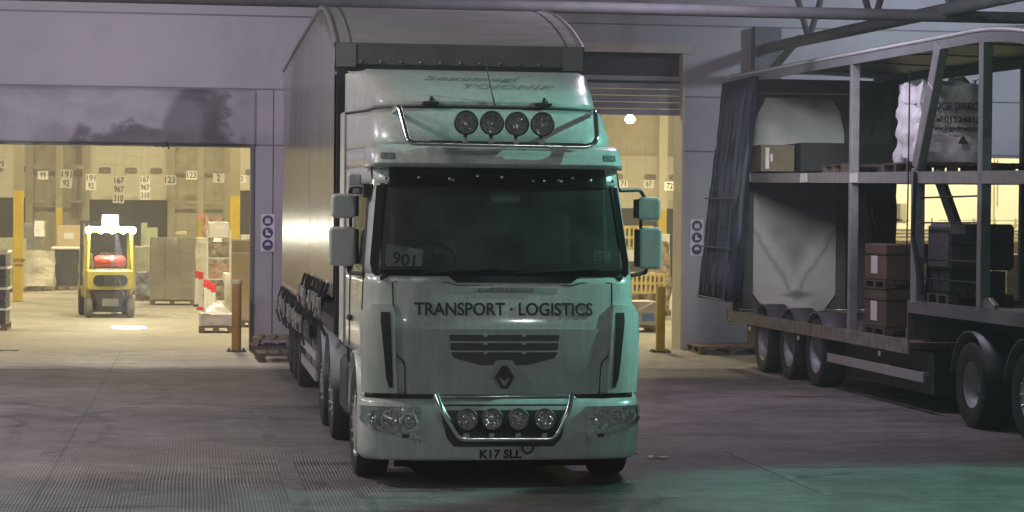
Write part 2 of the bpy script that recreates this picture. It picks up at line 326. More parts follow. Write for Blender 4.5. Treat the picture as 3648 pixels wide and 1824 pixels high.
# ================================================================ WAREHOUSE
def wall_mat(name,stain=False):
    m=bpy.data.materials.new(name); m.use_nodes=True; n=m.node_tree; p=n.nodes['Principled BSDF']; L=n.links.new
    tc=n.nodes.new('ShaderNodeTexCoord'); sep=n.nodes.new('ShaderNodeSeparateXYZ'); L(tc.outputs['Object'],sep.inputs[0])
    def mth(op,a,b=0):
        q=n.nodes.new('ShaderNodeMath'); q.operation=op
        for i,x in enumerate((a,b)):
            if isinstance(x,(int,float)): q.inputs[i].default_value=x
            else: L(x,q.inputs[i])
        return q.outputs[0]
    def rng(src,a,b,c=0,d=1):
        q=n.nodes.new('ShaderNodeMapRange'); q.interpolation_type='SMOOTHSTEP'; q.inputs[1].default_value=a;q.inputs[2].default_value=b;q.inputs[3].default_value=c;q.inputs[4].default_value=d; L(src,q.inputs[0]); return q.outputs[0]
    nz=n.nodes.new('ShaderNodeTexNoise'); nz.inputs['Scale'].default_value=.9; nz.inputs['Detail'].default_value=6; L(tc.outputs['Object'],nz.inputs['Vector'])
    n3=n.nodes.new('ShaderNodeTexNoise'); n3.inputs['Scale'].default_value=40; L(tc.outputs['Object'],n3.inputs['Vector'])
    v=mth('MULTIPLY',rng(nz.outputs[0],.3,.7,.88,1.08),rng(n3.outputs[0],.3,.7,.94,1.06))
    for zj in (3.69,4.70,6.02,7.3):      # horizontal panel joints
        v=mth('MULTIPLY',v,rng(mth('ABSOLUTE',mth('SUBTRACT',sep.outputs['Z'],zj)),.008,.022,.30,1))
    if stain:
        mp=n.nodes.new('ShaderNodeMapping'); mp.inputs['Scale'].default_value=(1.1,1,1.6); L(tc.outputs['Object'],mp.inputs[0])
        n2=n.nodes.new('ShaderNodeTexNoise'); n2.inputs['Scale'].default_value=1.4; n2.inputs['Detail'].default_value=5; L(mp.outputs[0],n2.inputs['Vector'])
        wob=rng(n2.outputs[0],.25,.75,-.28,.28)
        X=mth('ADD',sep.outputs['X'],mth('MULTIPLY',wob,.5)); Z=mth('ADD',sep.outputs['Z'],wob)
        def hump(cx,w_,top,soft=.35):     # soot bell rising from the lintel
            dx=mth('DIVIDE',mth('SUBTRACT',X,cx),w_); e=mth('SUBTRACT',mth('MULTIPLY',mth('SUBTRACT',1,mth('MULTIPLY',dx,dx)),top-3.7),mth('SUBTRACT',Z,3.7))
            return rng(e,-soft*.15,soft)
        below=rng(sep.outputs['Z'],4.66,4.72,1,0)
        h1=mth('MULTIPLY',hump(0.0,.80,5.1,.5),below)
        h2=mth('MULTIPLY',hump(-1.3,1.25,4.12,.22),below)
        h3=mth('MULTIPLY',rng(n2.outputs[0],.42,.62),mth('MULTIPLY',below,.24))
        s=mth('MAXIMUM',mth('MAXIMUM',h1,h2),h3); s=mth('MULTIPLY',s,rng(n2.outputs[0],.2,.75,.8,1.0))
        v=mth('MULTIPLY',v,mth('SUBTRACT',1,mth('MULTIPLY',s,.80)))
    mx=n.nodes.new('ShaderNodeMix'); mx.data_type='RGBA'; mx.inputs[6].default_value=(.02,.02,.022,1); mx.inputs[7].default_value=(.40,.395,.405,1)
    L(v,mx.inputs[0]); L(mx.outputs[2],p.inputs['Base Color']); p.inputs['Roughness'].default_value=.55
    return m
WALLM=wall_mat('wall_cladding'); WALLS=wall_mat('stained_cladding',True)
W0,W1=39.8,40.4
wh=thing('warehouse',(0,39.8,0),'long grey clad warehouse with three tall loading doors and a lit hall inside','warehouse')
mb=MB(); mb.box(-9,W0,3.71,1.35,W1,9.6); mb.build('stained_wall',WALLS,wh)
mb=MB()
mb.box(-30,W0,0,-9,W1,9.6); mb.box(1.35,W0,3.71,4.3,W1,9.6); mb.box(1.02,W0,0,4.3,W1,3.71); mb.box(4.3,W0,5.55,8.95,W1,9.6)
mb.box(8.95,W0,0,11.9,W1,9.6); mb.box(11.9,W0,3.66,24,W1,9.6); mb.box(24,W0,0,45,W1,9.6)
mb.build('wall',WALLM,wh)
# crumpled weather cover hung over the left door head
rows=[]
for j in range(15):
    t_=j/14; z=3.66+1.02*t_; row=[]
    for i in range(181):
        x=-8.9+9.95*i/180; sag=.5*noise.noise(Vector((x*.7,z*1.3,3)))+.35*noise.noise(Vector((x*2.3,z*2.6,9)))+.12*noise.noise(Vector((x*6,z*5,1)))
        hill=math.exp(-((x-.0)/.55)**2)*(1-t_)**.5*.9
        d=(.10*sag+.16*hill+.05)*min(1,(1-t_)*5)*min(1,(1.05-x)*4,1)
        zz=z+(.045*noise.noise(Vector((x*2.1,0,5)))+.02*noise.noise(Vector((x*9,0,5))) if j==0 else 0)
        row.append((x,W0-.015-max(0,d),zz))
    rows.append(row)
mb=MB(); mb.grid(rows); mb.build('door_head_cover',WALLS,wh,smooth=True,solid=.01)
for x_,z_ in ((-.55,3.60),):
    mb=MB(); mb.bar((x_,W0-.12,z_+.12),(x_+.05,W0-.16,z_),.03,.02); mb.bar((x_-.08,W0-.13,z_+.03),(x_+.03,W0-.12,z_+.05),.03,.02); mb.build('torn_tab',BLACKP,wh)
# door surrounds
mb=MB(); mb.box(.96,W0-.05,0,1.02,W1+.05,3.71); mb.box(-9,W0+.01,3.66,1.02,W1,3.708); mb.build('door_frame',GREYP,wh)
mb=MB(); mb.box(8.90,W0-.04,0,8.95,W1+.1,5.55); mb.box(4.3,W0-.05,5.50,9.05,W0-.003,5.66); mb.build('door_frame',mat('pale_jamb',(.48,.45,.36),.6),wh)
mb=MB(); mb.box(1.35,W0-.012,0,1.365,W0-.002,4.69); mb.build('wall_seam',DARKST,wh)
mb=MB(); z=4.36; i=0
while z<4.98:
    mb.box(4.3,W0+.22,z,8.9,W0+.26,z+.112); z+=.123
mb.build('roller_shutter',mat('shutter_slats',(.30,.29,.30),.5,.3),wh)
mb=MB(); mb.box(4.3,W0+.30,4.98,8.9,W0+.55,5.55); mb.box(4.3,W0+.15,4.96,8.9,W0+.20,5.0); mb.build('shutter_box',mat('shutter_box_shade',(.03,.035,.04),.7),wh)  # near-black colour paints the shade inside the shutter recess
# hall shell
mb=MB(); mb.box(-30,80.6,0,45,81,10); mb.box(-30.4,W1,0,-30,81,10); mb.box(45,W1,0,45.4,81,10); mb.build('hall_wall',KHAKIW,wh)
mb=MB(); mb.box(-30,W0,9.6,45,81,9.9); mb.build('roof',mat('roof_sheet',(.30,.27,.19),.7),wh)
mb=MB()
for y in range(45,81,7):
    mb.box(-30,y-.12,8.9,45,y+.12,9.59)
for x in range(-28,45,6): mb.box(x-.1,W1,9.3,x+.1,80,9.58)
mb.build('roof_beam',KHAKI,wh)
# dock doors on the hall's far wall
def dockdoor(x0,x1,zb,zt,wins,label=None):
    d=MB(); n_=8; h=(zt-zb)/n_
    for k in range(n_): d.box(x0,80.30,zb+k*h+.006,x1,80.36,zb+(k+1)*h-.006)
    d.box(x0+.01,80.32,zb,x1-.01,80.35,zt)
    o=d.build('dock_door',HALLW,wh)
    for wx in wins:
        q=MB(); pts=[(wx+.22*math.copysign(abs(math.cos(t))**.5,math.cos(t)),4.12+.11*math.copysign(abs(math.sin(t))**.5,math.sin(t))) for t in [2*PI*i/20 for i in range(20)]]
        q.prism(pts,80.27,80.297); q.build('window',mat('door_window',(.12,.10,.07),.25,0,.6,20,c2=(.35,.30,.2)),o)
    v=MB(); v.box(x0+.02,80.40,.0,x1-.02,80.5,zb); v.build('dark_opening',DARKV,wh)
for a in ((-9.2,-5.98,3.1,5.6,(-8.0,-7.1,-6.25)),(-3.97,-.82,3.06,5.6,(-3.29,-2.36,-1.46)),(1.17,4.3,3.45,5.9,(1.95,2.9,3.8)),(15.0,18.15,2.95,4.9,(15.5,16.75,17.70)),(19.6,23,2.95,5.2,()),(8.2,11.4,3,5.6,())):
    dockdoor(*a)
for c in (-4.9,.13,5.2,14.0,19.0):
    mb=MB()
    for dx in (-1.05,-.0,.95): mb.box(c+dx-.13,80.1,.004,c+dx+.13,80.28,9)
    for z in (3.0,4.22,5.7): mb.box(c-1.05,80.05,z-.06,c+.95,80.098,z+.06)
    mb.bar((c-.95,80.02,5.0),(c-.1,80.02,5.75),.07); mb.bar((c+.1,80.02,5.75),(c+.9,80.02,5.0),.07)
    mb.build('steel_framing',KHAKI,wh)
# hall columns
def column(x,y,w_,ztop_y,zb,label):
    t=thing('steel_column',(x,y,0),label,'column','yellow based columns in the hall')
    a=MB(); a.box(x-w_/2,y-w_/2,.01,x+w_/2,y+w_/2,ztop_y); a.build('yellow_base',YEL,t,bevel=.01)
    b=MB(); b.box(x-w_/2+.002,y-w_/2+.002,ztop_y,x+w_/2-.002,y+w_/2-.002,9.3); b.build('upper_shaft',KHAKI if zb else HALLW,t)
    return t
c1=column(-4.97,63,.27,3.13,1,'tall yellow based column left of the forklift with a black hazard notice')
column(-4.83,79.3,.22,2.76,1,'slim yellow based column behind the forklift mast and tall boards')
column(.14,79.3,.20,2.35,1,'slim yellow based column behind the wrapped loads with a red and white top')
c2=column(1.07,62.5,.28,3.05,1,'thick yellow based column beside the right jamb of the left loading door')
mb=MB(); mb.box(.03,79.185,2.35,.25,79.195,2.62); 
tag(mb.build('red_marker_plate',mat('pale_red_plate',(.6,.25,.18),.5),wh))
p=at(48,663,62.84)
text('STOP',.13,frontM((p.x,62.86,p.z+.08)),'lettering',INK,c1,offset=.004)
text('LOOK BOTH WAYS',.07,frontM((p.x,62.86,p.z-.05)),'lettering',INK,c1,width=.24,offset=.003)
t=column(16.37,72,.33,.5,0,'tall pale column seen through the middle loading door beneath the bright lamp')
t=column(16.95,82.0-3,.3,2.9,0,'far yellow based column behind the right hand mirrors')
# high bay lamp
p=at(1585,300,72); t=thing('high_bay_lamp',(p.x,72,p.z),'bright round lamp glowing high in the middle doorway','lamp')
mb=MB(); mb.lathe([(.001,-.14),(.10,-.13),(.17,-.04),(.19,.0),(.12,.1),(.05,.2)],(p.x,72,p.z),'Z'); mb.build('bulb',EMH,t,smooth=True)
mb=MB(); mb.tube([(p.x,72,p.z+.2),(p.x,72,9.3)],.02); mb.build('stem',KHAKI,t)
# hanging number boards
def board(px,py,Y,lines,wd,lab,rot=0,thin=1):
    p=at(px,py,Y); h=.30*len(lines)*wd/.38
    t=thing('number_board',(p.x,Y,p.z),lab,'number board','hanging number boards in the hall')
    a=MB(); a.box(p.x-wd/2,Y,p.z-h/2,p.x+wd/2,Y+.015,p.z+h/2); o=a.build('board',mat('board_white',(.80,.78,.70),.6),t)
    a=MB(); a.tube([(p.x-wd*.35,Y+.008,p.z+h/2),(p.x-wd*.35,Y+.008,min(8.9,p.z+1.6))],.005,5); a.tube([(p.x+wd*.35,Y+.008,p.z+h/2),(p.x+wd*.35,Y+.008,min(8.9,p.z+1.6))],.005,5); a.build('hanging_wire',KHAKI,t)
    for i,s in enumerate(lines):
        text(s,h/len(lines)*.95,frontM((p.x,Y-.004,p.z+h/2-(i+.5)*h/len(lines))),'lettering',INK,t,width=wd*(.28*len(s)),offset=.004*thin)
    t.rotation_euler.y=rot
board(108,441,79.0,['99'],.36,'small board reading 99 far left')
board(167,450,70,['191','92'],.36,'slightly tilted board reading 191 over a large 92',R(4))
board(229,458,79.0,['191','92'],.36,'faint board reading 191 over 92 on the left edge of the pale dock door')
board(299,477,70,['167','967','310'],.36,'bold tall board reading 167 967 310 left of its faint twin',R(2))
board(365,472,79.0,['167','967','310'],.36,'faint tall board reading 167 967 310 right of the bold one',R(-1))
board(428,453,70,['123'],.38,'bold board reading 123 at the right edge of the pale dock door')
board(482,441,79.0,['123'],.38,'faint board reading 123 on the khaki framing')
board(550,448,70,['2'],.36,'bold board reading a single 2 on the khaki framing')
board(608,450,79.0,['2'],.34,'faint board reading a single 2 beside the thick yellow column')
board(2,412,70,['93'],.34,'cropped board ending in 3 at the left edge of the picture')
board(1568,462,79.0,['71'],.34,'board half hidden by the cab roof ending in 1')
board(1632,463,79.0,['67'],.38,'board reading 67 beside the pale column in the middle doorway')
board(1685,468,72,['72'],.36,'bold board reading 72 in the middle doorway')
# ================================================================ office block seen through right door
t=thing('office_block',(23,60,0),'brightly lit pale office block with small windows seen through the right loading door','office')
mb=MB(); mb.box(17.9,60,2.25,32,66,8.5); mb.build('wall',OFFW,t)
mb=MB(); mb.box(17.9,59.7,1.95,32,66,2.246); mb.build('floor_slab',mat('slab_edge',(.42,.38,.26),.7),t)
for x in (18.2,21,24,27,30):
    mb=MB(); mb.box(x-.12,60.2,0,x+.12,60.5,1.95); mb.build('leg',KHAKI,t)
mb=MB(); mb.box(17.95,61.5,.005,32,61.6,1.95); mb.build('lower_wall',mat('lower_panel',(.45,.40,.28),.7),t)
for px in (2197,2248,2265):
    p=at(px,525,60); o=MB(); o.box(p.x-.16,59.94,2.55,p.x+.16,59.998,3.0); f=o.build('window',mat('office_window',(.40,.37,.27),.3),t)
    o=MB(); o.box(p.x-.22,59.9,2.50,p.x+.22,59.998,2.545); o.build('sill',KHAKI,f)
    o=MB(); o.box(p.x-.14,59.93,2.57,p.x-.02,59.938,2.98); o.build('pane',mat('pane_dark',(.15,.15,.13),.15),f)
mb=MB(); p=at(2213,530,59.8)
mb.cbox((p.x,59.85,2.62),(.12,.1,.2)); mb.cbox((p.x-.12,59.85,2.35),(.16,.1,.06)); mb.build('meter_box',mat('meter_grey',(.45,.42,.33),.6),t)
mb=MB()
for px,y0,y1 in ((2523,640,740),(2526,430,545),(2603,430,740)):
    pass
for x,z0,z1 in ((22.25,2.95,5.5),(22.52,2.30,6.0),(22.62,2.95,6.0),(19.45,2.5,2.95)): mb.tube([(x,59.9,z0),(x,59.9,z1)],.018,6)
mb.tube([(20.8,59.7,2.42),(32,59.7,2.42)],.022,6); mb.tube([(20.8,59.7,2.54),(32,59.7,2.54)],.018,6)
for k in range(12): mb.cbox((20.6+k*.62,59.68,2.46),(.025,.02,.14))
for z in (2.27,2.18,2.08): mb.tube([(17.9,59.66,z),(32,59.66,z)],.022,6)
mb.tube([(22.5,59.6,2.2),(22.42,59.6,.4)],.03,6)
mb.build('pipework',mat('pipe_khaki',(.33,.30,.21),.5),t)
# ================================================================ canopy steelwork
t=thing('canopy',(10.35,30,0),'grey tubular steel truss canopy reaching out from the wall over the parked trailers','canopy')
mb=MB(); mb.tube([(-40,30,5.32),(45,30,5.32)],.085,12); mb.build('cross_chord',GREYP,t,smooth=True)
A=Vector((10.45,39.7,5.62)); B=Vector((10.6,16,5.10))
mb=MB(); mb.tube([A,B],.10,12); mb.build('truss_chord',GREYP,t,smooth=True)
mb=MB(); mb.tube([A+Vector((0,0,1.45)),B+Vector((0,0,1.9))],.10,12); mb.build('truss_chord',GREYP,t,smooth=True)
for k,(s_,tp) in enumerate([(.12,0),(.27,0),(.42,0),(.57,0),(.72,0),(.87,0)]):
    P=A.lerp(B,s_); 
    for dx in (-.45,.45):
        mb=MB(); mb.tube([P,P+Vector((dx,0,1.5))],.055,8); mb.build('strut',GREYP,t,smooth=True)
mb=MB(); mb.box(10.2,39.5,5.0,10.7,39.79,6.0); mb.tube([(10.45,39.6,5.1),(10.45,37.4,5.62)],.07); mb.build('wall_bracket',GREYP,t)
P=at(975,2,30)
mb=MB(); mb.tube([(P.x-.1,30,5.4),(P.x+.25,30,6.6)],.06); mb.tube([(P.x+.1,30,5.4),(P.x-.5,30,6.6)],.06); mb.build('strut',GREYP,t)
mb=MB(); mb.box(-40,17.4,7.2,45,39.79,7.3); mb.build('canopy_sheet',mat('canopy_tin',(.20,.20,.21),.6),t)
# ================================================================ wall signs, bollards, pallets by the wall
def safety(c,label):
    t=thing('safety_sign',(c[0],W0,c[2]),label,'sign','three symbol safety signs beside the doors')
    a=MB(); a.box(c[0]-.125,W0-.02,c[2]-.34,c[0]+.125,W0-.006,c[2]+.34); a.build('sign_plate',SIGNW,t)
    for i,dz in enumerate((.22,0,-.22)):
        z=c[2]+dz; a=MB(); a.lathe([(.001,-.0262),(.098,-.026),(.098,-.0205)],(c[0],W0,z),'Y',20); o=a.build('symbol_disc',PURI,t)
        g=MB(); y=W0-.031
        if i==0:   # vest
            g.prism([(c[0]-.05,z-.05),(c[0]+.05,z-.05),(c[0]+.045,z+.02),(c[0]+.02,z+.055),(c[0],z+.02),(c[0]-.02,z+.055),(c[0]-.045,z+.02)],y,y+.003)
        elif i==1: # boot
            g.prism([(c[0]-.035,z-.045),(c[0]+.055,z-.045),(c[0]+.05,z-.015),(c[0]+.0,z+.005),(c[0]+.0,z+.055),(c[0]-.035,z+.055)],y,y+.003)
        else:      # helmet
            g.prism([(c[0]-.06,z-.01)]+[(c[0]-.05*math.cos(a_),z-.0+.05*math.sin(a_)) for a_ in [PI*k/8 for k in range(9)]]+[(c[0]+.06,z-.01)],y,y+.003)
        g.build('symbol',SIGNW,o)
safety((1.27,0,2.11),'safety sign with three round symbols left of the white truck')
safety((9.20,0,2.09),'safety sign with three round symbols by the blue curtain of the double deck trailer')
def bollard(x,y,h,lab,wood):
    t=thing('bollard',(x,y,0),lab,'bollard')
    a=MB(); a.lathe([(.085,0.005),(.085,h-.02),(.07,h),(.001,h+.005)],(x,y,0),'Z',18); a.build('post',wood,t,smooth=True)
    a=MB(); a.box(x-.17,y-.15,.004,x+.17,y+.15,.03); 
    for dx in (-.13,.13):
        for dy in (-.1,.1): a.lathe([(.02,.03),(.02,.06)],(x+dx,y+dy,0),'Z',8)
    a.build('base_plate',DARKST,t)
    if wood is not YEL:
        a=MB(); a.lathe([(.10,h-.02),(.10,h+.05)],(x,y,0),'Z',18); a.build('cap',mat('bollard_cap',(.7,.62,.42),.6),t)
bollard(.71,39.1,1.22,'dull ochre bollard with a pale cap at the right jamb of the left loading door',mat('ochre_paint',(.42,.25,.05),.6))
bollard(8.36,39.0,1.20,'bright yellow bollard just left of the right jamb of the middle loading door',YEL)
def pallet_into(a,x0,y0,z,w_,d_,h=.144,rot=0):
    n_=6; bw=w_/ (n_*1.35)
    for k in range(n_): # top boards run along y
        x=x0+k*(w_-bw)/(n_-1); a.box(x,y0,z+h-.022,x+bw,y0+d_,z+h)
    for fy in (0,.5,1):
        yy=y0+fy*(d_-.1); a.box(x0,yy,z+h-.044,x0+w_,yy+.1,z+h-.0225)
        for fx in (0,.5,1):
            xx=x0+fx*(w_-.12); a.box(xx,yy,z+.0225,xx+.12,yy+.1,z+h-.0445)
    for fx in (0,.5,1):
        xx=x0+fx*(w_-.1); a.box(xx,y0,z,xx+.1,y0+d_,z+.022)
def pallet(x,y,z,w_,d_,lab,mt=WOOD,rz=0,group=None):
    a=MB(); pallet_into(a,x-w_/2,y-d_/2,z,w_,d_); 
    o=a.build('pallet',mt); 
    for v in o.data.vertices: v.co-=Vector((x,y,z))
    o.location=(x,y,z); o.rotation_euler.z=rz; return tag(o,lab,'pallet',group)
pallet(1.72,38.7,.005,1.5,1.2,'old wooden pallet lying against the wall under the left safety sign, lower of two',WOODD,R(3))
pallet(1.66,38.75,.152,1.3,1.1,'slatted pale pallet on top of the old one under the left safety sign',WOOD,R(-5))
pallet(1.60,36.6,.005,1.2,1.0,'dark pallet lying on the yard close to the trailer wheels',WOODD,R(2))
pallet(9.55,38.9,.005,1.2,1.3,'pallet flat against the wall at the foot of the middle door jamb',WOOD,R(-2))
pallet(10.75,38.85,.005,1.1,1.2,'pallet flat against the wall half behind the rear trailer wheel',WOODD,R(1))
# ================================================================ GOODS
def lumpy(x0,y0,z0,x1,y1,z1,amp=.03,n_=7,seed=0,taper=0):
    a=MB()
    def face(P):
        rows=[[P(i/n_,j/n_) for i in range(n_+1)] for j in range(n_+1)]
        out=[]
        for r_ in rows:
            rr=[]
            for p in r_:
                p=Vector(p); q=noise.noise_vector(p*2.3+Vector((seed,seed*2,0)))*amp+noise.noise_vector(p*7+Vector((seed,0,0)))*amp*.5
                k=1-taper*((p.z-z0)/(z1-z0)); cx,cy=(x0+x1)/2,(y0+y1)/2
                p=Vector((cx+(p.x-cx)*k,cy+(p.y-cy)*k,p.z))
                if p.z<=z0+1e-4: q.z=0
                rr.append(p+q)
            out.append(rr)
        a.grid(out)
    face(lambda u,v:(x0+(x1-x0)*u,y0,z0+(z1-z0)*v)); face(lambda u,v:(x1,y0+(y1-y0)*u,z0+(z1-z0)*v))
    face(lambda u,v:(x1-(x1-x0)*u,y1,z0+(z1-z0)*v)); face(lambda u,v:(x0,y1-(y1-y0)*u,z0+(z1-z0)*v))
    face(lambda u,v:(x0+(x1-x0)*u,y0+(y1-y0)*v,z1)); face(lambda u,v:(x0+(x1-x0)*u,y1-(y1-y0)*v,z0))
    return a
def cartons(a,x0,y0,z0,x1,y1,z1,nx,ny,nz,g=.008,seed=1):
    rnd=random.Random(seed)
    for i in range(nx):
        for j in range(ny):
            for k in range(nz):
                if 0<i<nx-1 and 0<j<ny-1 and k<nz-1: continue
                dx,dy,dz=(x1-x0)/nx,(y1-y0)/ny,(z1-z0)/nz; e=rnd.uniform(-.01,.01)
                a.box(x0+i*dx+g,y0+j*dy+g+e,z0+k*dz+.002,x0+(i+1)*dx-g,y0+(j+1)*dy-g+e,z0+(k+1)*dz-g)
def load(pxl,pxr,pyt,pyb,Y,lab,mt,kind='lump',d=1.0,name='wrapped_pallet',cat='pallet load',z0=None,pal=True,grp=None,film=None,**kw):
    """a load on a pallet whose front face stands at depth Y between two photo columns"""
    a_=at(pxl,pyb,Y); b_=at(pxr,pyt,Y); x0,x1=a_.x,b_.x; zt=b_.z; zb=.006 if z0 is None else z0
    t=thing(name,((x0+x1)/2,Y+d/2,zb),lab,cat,grp)
    if pal:
        p=MB(); pallet_into(p,x0,Y,zb,x1-x0,d); p.build('pallet',kw.get('pmat',WOOD),t); zb+=.146
    if kind=='lump': 
        lumpy(x0+.02,Y+.02,zb,x1-.02,Y+d,zt,kw.get('amp',.035),8,kw.get('seed',int(abs(x0*10))),kw.get('taper',.04)).build('load',mt,t,smooth=True)
    else:
        p=MB(); cartons(p,x0+.02,Y+.02,zb,x1-.02,Y+d,zt,*kw.get('n',(2,2,3)),seed=int(abs(x0*9))); p.build('load',mt,t,bevel=.006)
    if film:
        lumpy(x0,Y-.03,zb,x1,Y+d+.03,zt-kw.get('fd',0),.02,9,3).build('wrap',film,t,smooth=True)
    return t,x0,x1,zb,zt
CLEAR=glass('clear_wrap',(.88,.87,.80),.26,.14,veil=.12)
GL='goods stacked in the hall'
t,x0,x1,zb,zt=load(-60,18,640,832,46.4,'dark wrapped stack with pale straps cut off by the left edge of the picture',FILMD,'box',1.1,n=(2,2,3),z0=.006)
for z in (.42,.85,1.28,1.62):
    s=MB(); s.box(x0-.01,46.37,z,x1+.012,46.385,z+.05); s.box(x1-.005,46.385,z,x1+.012,47.5,z+.05); s.build('strap',WPL,t)
load(-40,62,600,732,71,'tall clear wrapped stack of pale cartons behind the left yellow column',FILMG,d=1.1,amp=.05)
load(58,108,560,640,75,'upright wrapped stack topped with white cartons beyond the left yellow column',FILM,'box',1.0,n=(2,1,2),film=CLEAR)
load(62,137,632,726,72.6,'low shrink wrapped stack of bottles on a pale carton base left of the forklift',FILM,amp=.07)
t,x0,x1,zb,zt=load(132,196,628,722,73.5,'black wrapped load under a pale foam lid left of the forklift',FILMD,amp=.05)
s=MB(); s.box(x0-.05,73.4,zt,x1+.05,74.6,zt+.09); s.build('foam_lid',WPL,t,bevel=.03)
t,x0,x1,zb,zt=load(142,222,566,640,77,'big flat carton with white labels standing behind the black wrapped load',CARDL,'box',.9,n=(1,1,1))
for dx,dz,w_,h_ in ((.25,-.28,.32,.22),(.78,-.2,.2,.2),(.78,-.5,.18,.2)):
    s=MB(); s.box(x0+dx,76.96+.05,zt+dz-h_,x0+dx+w_,77.018,zt+dz); s.build('paper_label',WPL,t)
load(334,385,620,752,69,'pale wrapped load just right of the forklift mast',FILMG,amp=.05)
load(340,376,685,756,64,'blue and silver wrapped bundle on a pallet between forklift and tall clear load',FILMB,amp=.07)
t,x0,x1,zb,zt=load(377,490,598,768,60.7,'tall clear wrapped load of brown cartons in the middle of the hall',CARDL,'box',1.2,n=(3,2,4),film=CLEAR)
s=MB(); s.box(x0+.1,60.55,.0+.3,x0+.12,60.56,zt-.1)
load(362,398,572,700,76,'green carton stack behind the tall clear wrapped load',mat('green_carton',(.33,.38,.24),.7),'box',1.0,n=(1,1,3))
load(490,522,600,745,66,'pale bottle filled wrapped stack behind the red topped barrier posts',FILM,amp=.06)
load(515,562,548,600,78,'pink and red bundle heaped high behind the slim far column',REDG,amp=.12,z0=1.9,pal=False,name='bundle',cat='bundle')
load(514,566,601,650,77.5,'mixed load carrying the pink and red bundle',GOODS,amp=.06)
t,x0,x1,zb,zt=load(578,642,604,822,48,'tall stack of large plain cartons right inside the left loading door',CARDL,'box',1.1,n=(1,1,1))
s=MB(); s.box(x0+.0,47.97,zt-.30,x1-.01,48.015,zt-.27); s.box(x0-.0,47.97,zt-.02,x1-.01,48.4,zt+.02); s.build('carton_flap',WPL,t)
t,x0,x1,zb,zt=load(500,588,790,838,45.6,'low clear wrapped pallet with crumpled white plastic heaped on top by the ochre bollard',FILM,d=1.0,amp=.04)
lumpy(x0+.1,45.8,zt-.02,x1-.08,46.4,zt+.2,.06,6,5,.7).build('plastic_heap',FILMW,t,smooth=True)
load(562,592,690,780,49.2,'white plastic covered load squeezed between barriers and large cartons',FILMW,d=.9,amp=.06)
load(196,232,640,735,70,'brown and silver strapped load hidden partly by the forklift mast',GOODS,amp=.06)
load(60,84,600,632,76.5,'small pale carton perched far back between wrapped stacks',CARDL,'box',.7,n=(1,1,1),z0=1.2,pal=False,name='carton',cat='carton')
load(84,112,556,575,74.9,'white crumpled plastic on the far wrapped stack by the left column',FILMW,amp=.035,z0=1.75,pal=False,name='plastic_heap',cat='plastic')
load(228,262,690,733,71.5,'silver wrapped low stack on the floor just behind the forklift mast',FILM,amp=.07)
load(0,34,655,700,75.5,'green wrapped cartons beyond the three red topped posts on the left',FILMG,'box',.8,n=(2,1,2))
load(470,492,640,690,72,'mixed brown parcels low behind the tall clear wrapped load',GOODS,'box',.8,n=(2,1,3))
load(1588,1612,690,752,60,'small pale wrapped stack low at the left of the middle doorway',FILM,amp=.06)
load(2185,2235,590,640,50,'brown and yellow cartons seen under the middle deck left of the pillar',CARDL,'box',.8,n=(2,1,2))
load(352,372,560,620,77.6,'dull green and white boxes far behind the forklift',FILMG,'box',.8,n=(1,1,3))
load(440,470,585,602,62,'loose cardboard sheet bundle lying on the tall clear wrapped load',CARDL,amp=.05,z0=1.93,pal=False,name='bundle',cat='bundle')
load(536,560,600,622,75.5,'white film wrapped parcels behind the shelf rack',FILMW,amp=.06,z0=1.6,pal=False,name='parcel',cat='parcel')
load(604,640,590,606,60,'white polythene wrapped packs stacked behind the large plain cartons',FILMW,'box',.8,n=(2,1,1),z0=1.75,pal=False,name='pack',cat='packs')
# shelf rack with goods
p0=at(522,600,57); p1=at(578,820,57)
t=thing('shelf_rack',((p0.x+p1.x)/2,57,0),'pale metal shelf rack crammed with boxes and dark goods beside the large cartons','shelf rack')
s=MB()
for x in (p0.x,p1.x):
    for y in (57,57.6): s.box(x-.02,y-.02,.005,x+.02,y+.02,2.1)
s.build('upright',WPL,t)
for z in (.25,.8,1.35,1.9):
    s=MB(); s.box(p0.x,57,z,p1.x,57.6,z+.03); s.build('shelf',WPL,t)
for z,mt in ((.28,GOODS),(.83,REDG),(1.38,GOODS),(1.93,FILMW)):
    q=lumpy(p0.x+.05,57.05,z,p1.x-.05,57.55,z+.36,.06,6,z*3).build('rack_goods',mt,smooth=True); tag(q,{.28:'dark mixed goods on the lowest shelf of the rack',.83:'red and pale goods on the second shelf of the rack',1.38:'dark tangled goods on the third shelf of the rack',1.93:'white wrapped goods on the top shelf of the rack'}[z],'goods')
# red topped barrier posts
def barrier(px,py,Z_,h,lab,proto=[None]):
    p=atz(px,py,0)
    t=thing('barrier_post',(p.x,p.y,0),lab,'barrier','red topped barrier posts')
    s=MB(); s.box(p.x-.055,p.y-.05,.07,p.x+.055,p.y+.05,h-.2); s.build('post',WPL,t,bevel=.01)
    s=MB(); s.box(p.x-.062,p.y-.057,h-.2,p.x+.062,p.y+.057,h); s.build('red_cap',RED,t,bevel=.015)
    s=MB(); s.box(p.x-.11,p.y-.11,.006,p.x+.11,p.y+.11,.07); s.build('foot',RED if Z_ else DARKST,t)
for i,(px,py,h,lab) in enumerate([(496,772,.98,'red topped post standing behind the front one, nearest the tall clear load'),(505,780,1.0,'red topped post with a red foot next to the tall clear load'),(518,790,.86,'red topped post leaning row, first behind the white plastic heap'),(527,794,.84,'red topped post, middle of the sloping row by the white heap'),(536,798,.80,'red topped post, lowest of the sloping row by the white heap'),
    (30,735,.80,'leftmost of three red topped posts below the left yellow column'),(40,733,.84,'middle of three red topped posts below the left yellow column'),(52,731,.90,'rightmost of three red topped posts below the left yellow column')]):
    barrier(px,py,i==1,h,lab)
